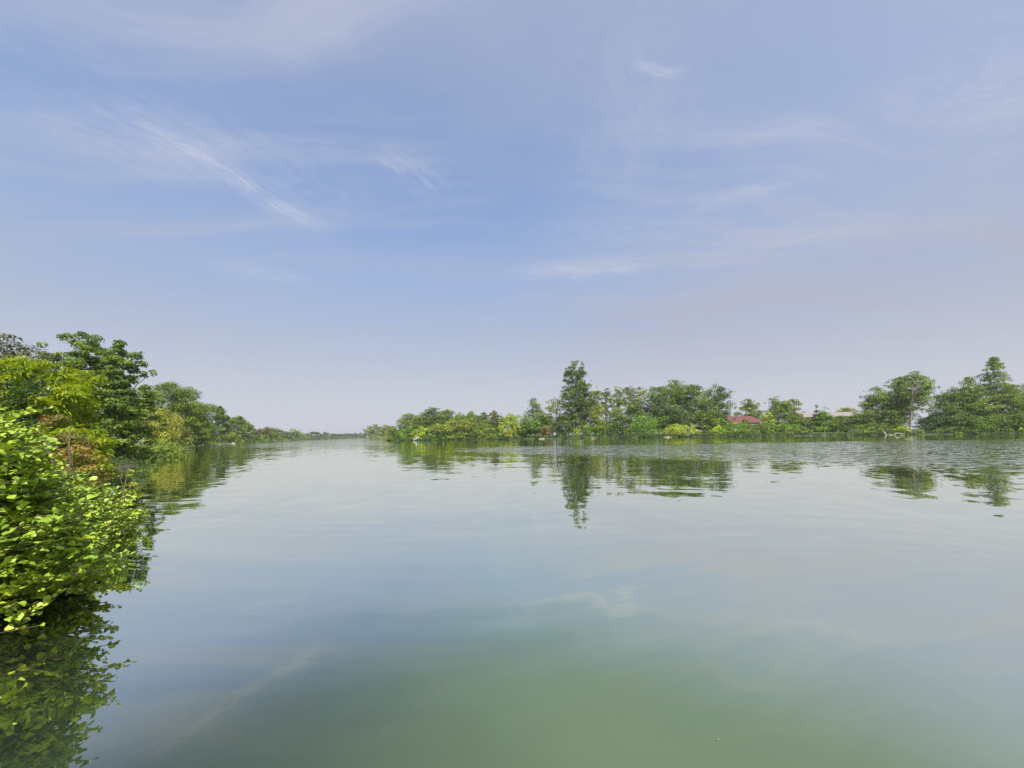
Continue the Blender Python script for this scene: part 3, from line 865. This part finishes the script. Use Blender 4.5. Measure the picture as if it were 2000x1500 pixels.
# ------------------------------------------------------------------ shrubs at the near water's edge
grow('rusty_shrub', 108, 812, 120, 11.2, 'dome', 'rust', 'shrub flecked with rust-red leaves below the bamboo', S, None, leaf=.085, nc=60, aspect=.7, overhang=1)
grow('amber_shrub', 150, 872, 120, 10.2, 'dome', 'amber', 'amber and green leaved shrub sprawling to the water', S, None, leaf=.075, nc=60, aspect=.7, overhang=2.5, ysq=.8)
grow('yellow_shrub', 182, 890, 70, 13.0, 'dome', 'bamboo', 'small vivid yellow shrub overhanging the water beyond the amber shrub', S, None, leaf=.10, nc=30, aspect=.4, overhang=3)


# ------------------------------------------------------------------ near alder branches with single leaves
def leaf_shape(w_, fold, curl, notch):
    ys = [0, .22, .5, .78, 1.0]
    hw = [0.03, .30 * w_, .46 * w_, .40 * w_, .06 * w_]
    V = []
    for y, h in zip(ys, hw):
        zc_ = curl * (y * (1 - y) * 4) - curl * y
        V += [(-h, y, zc_ + fold * h), (0, y - (notch if y == 1 else 0), zc_), (h, y, zc_ + fold * h)]
    Fq = []
    for i in range(4):
        a = i * 3
        Fq += [(a, a + 1, a + 4, a + 3), (a + 1, a + 2, a + 5, a + 4)]
    return np.array(V, float), np.array(Fq)


SHAPES = [leaf_shape(w_, f_, c_, n_) for w_, f_, c_, n_ in ((1.0, .35, .10, .05), (.9, .15, -.08, .03), (1.1, .5, .16, .05), (.85, .25, .02, .0))]


def alder(name, label, pal, n_branch, Yr, zr, px_max, py_top, n_part, seed, leaf_len=.051, blen=(1.2, 2.2), lift=(.05, .5)):
    """overhanging alder: stems from the bank, twigs, and leaves; the largest leaves in view are objects of their own"""
    rng = np.random.default_rng(seed)
    r = random.Random(seed)
    tb = Tubes()
    Pl, Dl, Nl, cid = [], [], [], []
    tips = []
    tries = 0
    while len(tips) < n_branch and tries < 40000:
        tries += 1
        Yt = rng.uniform(*Yr) if rng.uniform() < .6 else rng.uniform(Yr[0], .5 * (Yr[0] + Yr[1]))
        z = rng.uniform(zr[0], zr[1])
        lim = px_max(Yt, z)
        pxl = lim - abs(rng.normal()) * 75 if rng.uniform() < .55 else lim - rng.uniform(0, 300)
        x = (pxl - HX) / F * Yt
        pyv = horizon(pxl) - (z - CAM_H) * F / Yt
        if pxl < -230 or pyv < py_top(pxl): continue
        tips.append((x, Yt, z))
    for bi, (x, y, z) in enumerate(tips):
        L = rng.uniform(*blen)
        tip = np.array([x, y, z])
        start = tip + np.array([-L, rng.normal() * .45 * L, rng.uniform(*lift) * L])
        start[2] = max(start[2], .12)
        u = np.linspace(0, 1, 9)[:, None]
        sag = np.array([0, 0, -.10 * L]) * (u * (1 - u) * 4)
        pts = start + (tip - start) * u + sag + rng.normal(size=(9, 3)) * .012
        pts[:, 2] = np.maximum(pts[:, 2], .05)
        tb.add(pts, np.linspace(.010, .003, 9), 5)
        d = unit(tip - start)
        ntw = int(L * 6)
        ends = [(pts, 14, True)]
        for j in range(ntw):
            k = rng.uniform(.25, .97)
            p0 = np.array([np.interp(k, u[:, 0], pts[:, q]) for q in range(3)])
            side = unit(np.cross(d, [0, 0, 1])) * (1 if j % 2 else -1)
            dd = unit(d * rng.uniform(.4, 1.0) + side * rng.uniform(.4, 1.0) + np.array([0, 0, rng.uniform(-.15, .55)]))
            tl = rng.uniform(.18, .42) * (1.25 - .6 * k)
            uu = np.linspace(0, 1, 4)[:, None]
            tp = p0 + dd * tl * uu + np.array([0, 0, .05]) * uu ** 2
            tp[:, 2] = np.maximum(tp[:, 2], .04)
            tb.add(tp, np.linspace(.004, .0018, 4), 4)
            ends.append((tp, int(6 + tl * 17), False))
        for tp, nl, main in ends:
            uu = np.linspace(0, 1, len(tp))
            ks = np.linspace(.5 if main else .12, 1, nl)
            for q, k in enumerate(ks):
                p0 = np.array([np.interp(k, uu, tp[:, c_]) for c_ in range(3)])
                ax = unit(tp[-1] - tp[0])
                side = unit(np.cross(ax, [0, 0, 1]) + 1e-6) * (1 if q % 2 else -1)
                dl = unit(ax * rng.uniform(.35, .9) + side * rng.uniform(.3, 1) + np.array([0, 0, rng.uniform(-.2, .5)]) + rng.normal(size=3) * .2)
                nn = np.array([0, 0, 1.0]) + np.array([sv.x, sv.y, sv.z]) * .30 + rng.normal(size=3) * .42
                nn = unit(nn - dl * np.dot(nn, dl))
                Pl.append(p0); Dl.append(dl); Nl.append(nn); cid.append(bi)
    Pl, Dl, Nl = map(np.array, (Pl, Dl, Nl))
    cid = np.array(cid)
    m = len(Pl)
    B = np.cross(Dl, Nl)
    size = leaf_len * rng.uniform(.6, 1.3, m)
    tint = rng.uniform(0, 1, m)
    clump = rng.uniform(0, 1, n_branch)[cid]
    low = Pl[:, 2] < .03
    Pl[low, 2] = .03
    base = np.array([Pl[:, 0].mean() - 1.0, Pl[:, 1].mean(), 0.0])
    base[2] = float(ground_z(base[0], base[1])[0])
    root = empty(name, base, label, 'shrub')
    # leaves drawn largest in the picture
    pxs = HX + Pl[:, 0] / Pl[:, 1] * F
    pys = HY - (Pl[:, 2] - CAM_H) / Pl[:, 1] * F + 15
    seen = (pxs > 3) & (pxs < 400) & (pys > 3) & (pys < 1490)
    rank = np.where(seen, size / np.linalg.norm(Pl - np.array([0, 0, CAM_H]), axis=1), 0)
    # leaves out in front of their neighbours first: few others between them and the camera
    cell = {}
    for i in np.argsort(np.linalg.norm(Pl - np.array([0, 0, CAM_H]), axis=1)):
        key = (int(pxs[i] // 9), int(pys[i] // 9))
        if key in cell: rank[i] *= .4
        else: cell[key] = i
    single = np.argsort(-rank)[:n_part]
    is_single = np.zeros(m, bool)
    is_single[single] = True
    Vs, Fs, tn, cl_, off = [], [], [], [], 0
    shp = rng.integers(0, len(SHAPES), m)
    for si, (V0, F0) in enumerate(SHAPES):
        idx = np.where((shp == si) & ~is_single)[0]
        if not len(idx): continue
        V = Pl[idx][:, None] - base + (V0[None, :, 0:1] * B[idx][:, None] + V0[None, :, 1:2] * Dl[idx][:, None] + V0[None, :, 2:3] * Nl[idx][:, None]) * size[idx][:, None, None]
        Vs.append(V.reshape(-1, 3))
        nf = len(V0)
        Fs.append((F0[None] + (np.arange(len(idx)) * nf)[:, None, None] + off).reshape(-1, 4))
        off += len(idx) * nf
        tn.append(np.repeat(tint[idx], len(F0)))
        cl_.append(np.repeat(clump[idx], len(F0)))
    fo = link('foliage', mesh_np('alder_foliage', np.concatenate(Vs), np.concatenate(Fs), LEAF[pal],
                                 {'tint': np.concatenate(tn), 'clump': np.concatenate(cl_)}, smooth=True), root)
    fo['kind'] = 'stuff'
    for i_, v_ in enumerate(tb.V):
        tb.V[i_] = v_ - base
    link('branch', tb.mesh('branch', TWIG), root)
    variants = {}
    for i in single:
        key = (int(shp[i]), int(tint[i] * 3.99), int(clump[i] * 1.99))
        if key not in variants:
            V0, F0 = SHAPES[key[0]]
            variants[key] = mesh_np('leaf', V0, F0, LEAF[pal], {'tint': [(key[1] + .5) / 4] * len(F0), 'clump': [.25 + .5 * key[2]] * len(F0)}, smooth=True)
        o = bpy.data.objects.new('leaf', variants[key])
        col.objects.link(o)
        o.parent = root
        M = Matrix.Identity(4)
        for a_, vec in enumerate((B[i], Dl[i], Nl[i])):
            for b_ in range(3): M[b_][a_] = vec[b_] * size[i]
        for b_ in range(3): M[b_][3] = Pl[i][b_] - base[b_]
        o.matrix_local = M
    return root


def lim_near(Y, z):
    return float(np.interp(Y, [2.7, 3.2, 4, 5, 6], [150, 190, 192, 192, 215])) - max(0, z - .9) * 110 - max(0, .5 - z) * max(0, 4.2 - Y) * 240


def lim_mid(Y, z):
    return float(np.interp(Y, [5.5, 6.3, 7.4, 8.3, 9.5], [192, 228, 284, 240, 212])) - max(0, z - .55) * 150


def top_near(px):
    return float(np.interp(px, [-200, 0, 60, 100, 150, 200], [760, 785, 830, 940, 1010, 1060]))


def top_mid(px):
    return float(np.interp(px, [-200, 0, 60, 95, 150, 230, 285], [780, 810, 830, 905, 945, 965, 1010]))


alder('alder_shrub', 'near alder shrub with big glossy leaves hanging low over dark reflections', 'alder', 320, (3.15, 5.6), (.10, 1.75), lim_near, top_near, 300, 21, leaf_len=.055)
alder('alder_shrub', 'alder shrub reaching farthest out over the water beyond the nearest leaves', 'alder', 340, (5.6, 9.2), (.10, 2.0), lim_mid, top_mid, 240, 22)
alder('alder_shrub', 'darker alder sprig crossing in front of the bamboo', 'alder_dark', 34, (6.0, 8.0), (2.0, 2.75), lambda Y, z: 92.0,
      lambda px: float(np.interp(px, [-200, 0, 60, 95], [705, 715, 725, 742])), 90, 23, lift=(-.3, .1))


# ------------------------------------------------------------------ low growth along both banks
def undergrowth(name, line, step, hmax, leaf, pals, label, seed, depth=2.5, dens=26, gaps=True):
    rng = np.random.default_rng(seed)
    line = np.array(line, float)
    Pn, Nn, cv = [], [], []
    for a, b in zip(line[:-1], line[1:]):
        L = np.linalg.norm(b - a)
        nrm = np.array([-(b - a)[1], (b - a)[0]]) / L
        mid = (a + b) / 2 + nrm * .5
        if shore_dist(mid[0], mid[1])[0] < 0: nrm = -nrm
        for _ in range(int(L / step) + 1):
            q = a + (b - a) * rng.uniform() + nrm * rng.uniform(-.7, depth)
            h = hmax * rng.uniform(.25, 1) ** 1.5 * min(1, max(0 if gaps else .75, .45 + .75 * math.sin(q[0] * .43 + q[1] * .27 + 1.7 * math.sin(q[0] * .9))))
            if h < .12 * hmax and step > .4: continue
            m = int(dens * (h / hmax + .3))
            pp = np.stack([q[0] + rng.normal(size=m) * step * .9, q[1] + rng.normal(size=m) * step * .5, rng.uniform(.03, 1, m) ** .8 * h + max(0, float(ground_z(*q)[0]))], 1)
            Pn.append(pp)
            Nn.append(unit(rng.normal(size=(m, 3)) * .7 + np.array([0, -.4, .5])))
            cv.append(np.full(m, rng.uniform()))
    Pn, Nn, cv = map(np.concatenate, (Pn, Nn, cv))
    V, Fc = kites(rng, Pn, Nn, leaf, .5)
    tag(link(name, mesh_np(name, V, Fc, LEAF[pals], {'tint': rng.uniform(0, 1, len(Pn)), 'clump': cv})), label, kind='stuff')


undergrowth('undergrowth', RIGHT[3:14], .5, 2.2, .42, 'mid', 'low weeds and brambles along the opposite waterline', 31, dens=60, depth=3.0)
undergrowth('undergrowth', RIGHT[3:14], .6, 1.15, .40, 'deep', 'brambles coloured dark as the overhang shade along the opposite waterline', 35, dens=90, depth=1.4, gaps=False)  # deep leaf colour paints the shadow beneath the overhanging growth
undergrowth('undergrowth', RIGHT[:4], 1.0, 2.4, .5, 'grey', 'hazy scrub along the shore at the river bend', 36, dens=90, depth=4)
undergrowth('undergrowth', [(-25.6, 28)] + LEFT[9:16], 1.2, 1.8, .30, 'mid', 'low weeds along the receding waterline', 32, dens=110)
undergrowth('undergrowth', LEFT[1:9], .35, .4, .10, 'deep', 'low plants and litter at the near waterline', 33, depth=1.6, dens=60)
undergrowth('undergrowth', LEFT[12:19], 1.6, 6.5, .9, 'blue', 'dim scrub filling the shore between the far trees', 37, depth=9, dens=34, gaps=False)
undergrowth('dry_grass', [(88.5, 142), (112, 136)], .6, 1.9, .42, 'tan', 'dry straw-coloured grass behind the long hedge', 34, depth=4, dens=40)


# ------------------------------------------------------------------ house and barn
def quad_mesh(name, V, Fl, mat):
    me = bpy.data.meshes.new(name)
    me.from_pydata([tuple(v) for v in V], [], Fl)
    me.update()
    me.materials.append(mat)
    return me


def box(V, Fl, x0, x1, y0, y1, z0, z1):
    o = len(V)
    V += [(x0, y0, z0), (x1, y0, z0), (x1, y1, z0), (x0, y1, z0), (x0, y0, z1), (x1, y0, z1), (x1, y1, z1), (x0, y1, z1)]
    Fl += [tuple(o + i for i in f) for f in ((3, 2, 1, 0), (4, 5, 6, 7), (0, 1, 5, 4), (1, 2, 6, 5), (2, 3, 7, 6), (3, 0, 4, 7))]


def roof_mat(name, a, b, pitch_along, period, depth):
    m, n = new_mat(name)
    tc = n.new('ShaderNodeTexCoord').outputs['Object']
    wv_ = n.new('ShaderNodeTexWave', bands_direction=pitch_along)
    n.set(wv_.inputs['Vector'], tc)
    wv_.inputs['Scale'].default_value = .314 / period
    bm_ = n.new('ShaderNodeBump')
    bm_.inputs['Distance'].default_value = depth
    n.set(bm_.inputs['Height'], wv_.outputs[1])
    p = n.new('ShaderNodeBsdfPrincipled')
    n.set(p.inputs['Base Color'], n.mix(n.smooth(n.noise(tc, .8, 6, .6), .3, .7), (*a, 1), (*b, 1)))
    p.inputs['Roughness'].default_value = .8
    n.set(p.inputs['Normal'], bm_.outputs[0])
    n.set(n.new('ShaderNodeOutputMaterial').inputs[0], p.outputs[0])
    return m


TILE = roof_mat('roof_tiles', (.115, .038, .030), (.170, .058, .046), 'X', .3, .06)
SHEET = roof_mat('barn_roof_sheet', (.19, .165, .158), (.25, .22, .205), 'X', .6, .05)
WALL_O = plain_mat('ochre_render', (.40, .25, .14), (.48, .32, .19), 2)
WALL_P = plain_mat('pale_render', (.36, .31, .26), (.44, .38, .32), 2)
BARNW = plain_mat('barn_boarding', (.10, .08, .06), (.17, .13, .10), 2)
GLASS = plain_mat('dark_window', (.03, .035, .04), (.05, .055, .06), 1, rough=.2)
WOODT = plain_mat('painted_board', (.30, .18, .12), (.40, .25, .17), 3)


def house():
    Yh = 160.0
    e0, e1 = place(1424, 824, Yh), place(1489, 824, Yh)
    x0, x1, ez = e0.x, e1.x, (e0.z + e1.z) / 2
    rz = place(1450, 812, Yh).z
    gz = float(ground_z(x0, Yh)[0])
    root = empty('house', ((x0 + x1) / 2, Yh, gz), 'low house with a red tiled hipped roof behind the hedge', 'house')
    hw = (x1 - x0) / 2
    ez -= gz
    rz -= gz
    D = 9.0
    V, Fl = [], []
    box(V, Fl, -hw + .5, hw - .5, .5, D - .5, -.3, ez - .05)
    link('wall', quad_mesh('house_wall', V, Fl, WALL_O), root)
    V = [(-hw, 0, ez), (hw, 0, ez), (hw, D, ez), (-hw, D, ez), (-hw + .5, D / 2, rz), (hw - 1.6, D / 2, rz)]
    Fl = [(0, 1, 5, 4), (1, 2, 5), (2, 3, 4, 5), (3, 0, 4), (3, 2, 1, 0)]
    link('roof', quad_mesh('house_roof', V, Fl, TILE), root)
    V, Fl = [], []
    box(V, Fl, -hw + .02, hw - .02, -.03, .06, ez - .22, ez - .01)
    link('eave_board', quad_mesh('eave_board', V, Fl, WOODT), root)
    V, Fl = [], []
    box(V, Fl, -hw + .5, -hw + 2.2, .44, .50, -.2, ez - .26)
    link('pale_wall_panel', quad_mesh('pale_wall_panel', V, Fl, WALL_P), root)
    V, Fl = [], []
    box(V, Fl, hw - 5.0, hw - .6, .44, .50, -.2, ez - .26)
    link('pale_wall_panel', quad_mesh('pale_wall_panel', V, Fl, WALL_P), root)


def barn():
    Yb = 200.0
    a, b = place(1566, 814, Yb), place(1712, 804, Yb)
    gz = float(ground_z(a.x, Yb)[0])
    # the barn runs away from the river at a slant, its eave seen rising
    Lx = b.x - a.x
    ang = math.radians(-14)
    root = empty('barn', (a.x, Yb, gz), 'long barn with a pale sheet roof behind the conifers', 'barn')
    root.rotation_euler = (0, 0, ang)
    ez = a.z - gz - .2
    L = Lx / math.cos(ang)
    V, Fl = [], []
    box(V, Fl, .4, L - .4, .5, 11.5, -.3, ez - .05)
    link('wall', quad_mesh('barn_wall', V, Fl, BARNW), root)
    rz = ez + 2.3
    V = [(0, 0, ez), (L, 0, ez), (L, 6, rz), (0, 6, rz), (0, 12, ez), (L, 12, ez)]
    Fl = [(0, 1, 2, 3), (3, 2, 5, 4), (0, 3, 4), (1, 5, 2)]
    link('roof', quad_mesh('barn_roof', V, Fl, SHEET), root)
    V, Fl = [], []
    box(V, Fl, .02, L - .02, -.03, .05, ez - .3, ez - .01)
    link('eave_board', quad_mesh('barn_eave', V, Fl, BARNW), root)


house()
barn()


# ------------------------------------------------------------------ boat, stones, dead wood
def rock(px, py_w, wpx, hpx, Y, label, mat, seed, name='rock', cat='rock', group=None):
    rng = np.random.default_rng(seed)
    b = place(px, horizon(px), Y)
    for _ in range(80):
        if shore_dist(b.x, b.y)[0] > -.9: break
        Y *= 1.004
        b = place(px, horizon(px), Y)
    w_, h_ = wpx / F * Y / 2, hpx / F * Y
    U, Vn = 14, 8
    V, Fl = [], []
    for i in range(Vn + 1):
        ph = math.pi / 2 * i / Vn
        for j in range(U):
            th = 2 * math.pi * j / U
            k = 1 + .22 * math.sin(3 * th + seed) * math.cos(ph) + rng.uniform(-.10, .10)
            V.append((w_ * math.cos(th) * math.cos(ph) ** .5 * k, w_ * .6 * math.sin(th) * math.cos(ph) ** .5 * k, -.25 + (h_ + .25) * math.sin(ph) * (1 + rng.uniform(-.08, .08))))
    for i in range(Vn):
        for j in range(U):
            Fl.append((i * U + j, i * U + (j + 1) % U, (i + 1) * U + (j + 1) % U, (i + 1) * U + j))
    me = quad_mesh(name, V, Fl, mat)
    o = link(name, me)
    o.location = (b.x, b.y, 0)
    return tag(o, label, cat, group)


STONE = plain_mat('pale_stone', (.20, .17, .14), (.32, .28, .235), 3, bump=.03)
SAND = plain_mat('sandy_rock', (.27, .215, .15), (.37, .31, .22), 3, bump=.03)
rock(1154, 857, 22, 2, 150.2, 'pale flat sandy rock at the water below the spreading green tree', SAND, 1)
rock(1057, 857, 14, 2, 150.5, 'grey flat rock at the water below the rusty orange bush', STONE, 2)
rock(1194, 857, 16, 2, 147, 'low pinkish rock under the dark green shrubby tree', STONE, 3)
rock(1479, 854, 9, 2, 130, 'small pale rock at the foot of the dark hedge stretch', STONE, 4)
rock(1495, 854, 11, 2, 129.5, 'reddish rock at the foot of the light hedge stretch', SAND, 5)
rock(1303, 856, 14, 2, 137, 'thin white stone beside the bright yellow bush', STONE, 6)
rock(455, 868, 7, 2, 147, 'white boulder on the second stone landing', plain_mat('white_stone', (.62, .60, .57), (.74, .72, .70), 3), 7)
rock(537, 863, 9, 2, 226, 'pale rock on the bank near the brown domed tree', STONE, 8)


def landing(px0, px1, top, Y, label, seed):
    """sloping stone landing built of coursed blocks"""
    rng = np.random.default_rng(seed)
    a, b = place(px0, horizon(px0), Y * .86), place(px1, horizon(px1), Y * .88)
    for _ in range(80):
        if shore_dist((a.x + b.x) / 2, (a.y + b.y) / 2)[0] > -1.6: break
        a *= 1.004; b *= 1.004
    a.z = b.z = 0
    root = empty('stone_landing', a, label, 'landing')
    d = (b - a)
    L = d.length
    root.rotation_euler = (0, 0, math.atan2(d.y, d.x))
    h = (horizon(px0) - top) / F * Y + CAM_H
    V, Fl = [], []
    box(V, Fl, .1, L - .1, .35, 2.4, -.5, h * .85)
    link('core', quad_mesh('landing_core', V, Fl, STONE), root)
    rows = 3
    for r_ in range(rows):
        x = 0.0
        while x < L * (1 - .28 * r_) - .3:
            bw = rng.uniform(.9, 1.6)
            V, Fl = [], []
            z0 = -.15 + r_ * (h + .15) / rows
            box(V, Fl, 0, bw - .06, rng.uniform(0, .06), .34, 0, (h + .15) / rows - .05)
            o = link('stone', quad_mesh('stone', V, Fl, STONE), root)
            o.location = (x, .12 * r_, z0)
            x += bw
    return root


landing(409, 424, 866, 124, 'pale stone landing at the water below the rusty shrub', 41)
landing(436, 453, 865, 144, 'second pale stone landing, beside the round lime bush', 42)


def boat():
    Yb = 168.5
    b = place(816, horizon(816), Yb)
    root = empty('boat', (b.x, b.y, 0), 'small white cabin boat moored under the wooded point', 'boat')
    root.rotation_euler = (0, 0, math.radians(12))
    L, W = 3.2, .85
    V, Fl = [], []
    st = np.linspace(-1, 1, 9)
    for t in st:
        wf = W * (1 - max(0, t) ** 2.5 * .96)
        for (k, z) in ((1, .75 + .15 * max(0, t)), (.95, .30), (.55, -.12)):
            V.append((t * L / 2 * 1.2, -wf * k, z))
        for (k, z) in ((.55, -.12), (.95, .30), (1, .75 + .15 * max(0, t))):
            V.append((t * L / 2 * 1.2, wf * k, z))
    for i in range(8):
        for j in range(5):
            Fl.append((i * 6 + j, i * 6 + j + 1, (i + 1) * 6 + j + 1, (i + 1) * 6 + j))
        Fl.append((i * 6 + 5, i * 6, (i + 1) * 6, (i + 1) * 6 + 5))
    Fl.append((0, 1, 2, 3, 4, 5))
    white = plain_mat('boat_paint', (.50, .50, .49), (.58, .58, .57), 2, rough=.4)
    link('hull', quad_mesh('hull', V, Fl, white), root)
    V, Fl = [], []
    box(V, Fl, -.9, .7, -.62, .62, .76, 1.45)
    V[4] = (-.8, -.5, 1.5); V[7] = (-.8, .5, 1.5); V[5] = (.35, -.5, 1.5); V[6] = (.35, .5, 1.5)
    link('cabin', quad_mesh('cabin', V, Fl, white), root)
    V, Fl = [], []
    box(V, Fl, -.6, .2, -.63, -.60, 1.0, 1.3)
    link('window', quad_mesh('boat_window', V, Fl, GLASS), root)


boat()


def limb(tb, pts, r0, r1, sides=6):
    pts = np.asarray(pts, float)
    tb.add(pts, np.linspace(r0, r1, len(pts)), sides)


def rel(px, py, Y, base):
    q = place(px, py, Y)
    return (q.x - base.x, q.y - base.y, q.z - base.z)


def dead_tree():
    Yd = 138.6
    b = place(1343, horizon(1343), Yd)
    b.z = 0
    root = empty('dead_tree', b, 'bleached dead tree with forked bare branches in front of the lime bush', 'dead tree')
    tb = Tubes()
    limb(tb, [rel(1343, 858, Yd, b), rel(1342, 850, Yd, b), rel(1340, 842, Yd, b), rel(1338, 836, Yd, b)], .34, .10)
    link('trunk', tb.mesh('dead_trunk', DEADWOOD), root)
    for path, r in ((((1342, 853), (1338, 848), (1333, 842), (1329, 838)), .16), (((1343, 852), (1348, 842), (1351, 835), (1350, 829), (1349, 824)), .2),
                    (((1351, 834), (1356, 830), (1362, 831), (1367, 833)), .13), (((1343, 850), (1345, 840), (1346, 833)), .09)):
        tb = Tubes()
        limb(tb, [rel(px, py, Yd - .3 * i, b) for i, (px, py) in enumerate(path)], r, r * .35)
        link('branch', tb.mesh('dead_branch', DEADWOOD), root)


def driftwood():
    Yd = 111.5
    b = place(1752, horizon(1752), Yd)
    b.z = 0
    root = empty('driftwood', b, 'pale curved driftwood log lying in the water below the pale trunk', 'driftwood')
    tb = Tubes()
    limb(tb, [rel(1771, 848, Yd, b), rel(1762, 847.5, Yd - .5, b), rel(1752, 846, Yd - .6, b), rel(1747, 848, Yd - .6, b), rel(1750, 851, Yd - .7, b)], .19, .11, 7)
    link('log', tb.mesh('driftwood_log', DEADWOOD), root)
    tb = Tubes()
    limb(tb, [rel(1748, 850, Yd - .4, b), rel(1740, 849, Yd - .4, b), rel(1733, 849.5, Yd - .3, b)], .08, .04)
    link('branch', tb.mesh('driftwood_branch', DEADWOOD), root)
    b2 = place(1729, horizon(1729), Yd)
    b2.z = 0
    tb = Tubes()
    limb(tb, [rel(1731, 853, Yd, b2), rel(1730, 848, Yd, b2), rel(1727, 844.5, Yd, b2), rel(1726, 843, Yd, b2)], .20, .12, 7)
    o = link('stump', tb.mesh('stump', DEADWOOD))
    o.location = b2
    tag(o, 'short grey stick standing out of the water beside the driftwood', 'stick')


dead_tree()
driftwood()


def loose_twigs():
    rng = np.random.default_rng(77)
    for (px, py, Y, ln, lab) in ((88, 1108, 5.3, .45, 'pale broken twig floating by the near alder leaves'), (165, 921, 12.3, .9, 'dry reddish stem leaning into the water under the yellow shrub')):
        q = place(px, py, Y)
        q.z = max(q.z, .03)
        tb = Tubes()
        u = np.linspace(-.5, .5, 6)
        pts = np.stack([u * ln, u * ln * .35 + .04 * np.sin(u * 9), .04 + .10 * ln * (u + .5)], 1)
        tb.add(pts, np.linspace(.014, .006, 6), 5)
        o = link('twig', tb.mesh('twig', DEADWOOD if px < 100 else BARK_PALE))
        o.location = q
        tag(o, lab, 'twig')
    yl = SHAPES[1]
    lme = mesh_np('floating_leaf', yl[0] * np.array([1, 1, .25]), yl[1], LEAF['tan'], {'tint': [.7] * 8, 'clump': [.7] * 8}, smooth=True)
    spots = [(1497, 1135), (1401, 1447), (560, 1058)]
    for px, py in spots:
        Y = CAM_H * F / (py - horizon(px))
        q = place(px, py, Y)
        o = link('floating_leaf', lme)
        o.location = (q.x, q.y, .012)
        o.rotation_euler = (0, 0, rng.uniform(0, 6.28))
        o.scale = (.009,) * 3
        tag(o, 'tiny pale leaf adrift on the open water', 'leaf', 'leaves adrift on the open water')


loose_twigs()

# ------------------------------------------------------------------ air
hm = bpy.data.materials.new('haze')
hm.use_nodes = True
hn = NT(hm.node_tree)
pv = hn.new('ShaderNodeVolumePrincipled')
pv.inputs['Color'].default_value = (.80, .86, .95, 1)
pv.inputs['Density'].default_value = 0.00025
pv.inputs['Anisotropy'].default_value = 0.2
ho = hn.new('ShaderNodeOutputMaterial')
hn.set(ho.inputs['Volume'], pv.outputs[0])
V, Fl = [], []
box(V, Fl, -2050, 2050, -650, 2450, -2.3, 42)
tag(link('haze', quad_mesh('haze', V, Fl, hm)), 'thin summer haze over the whole river', kind='stuff')
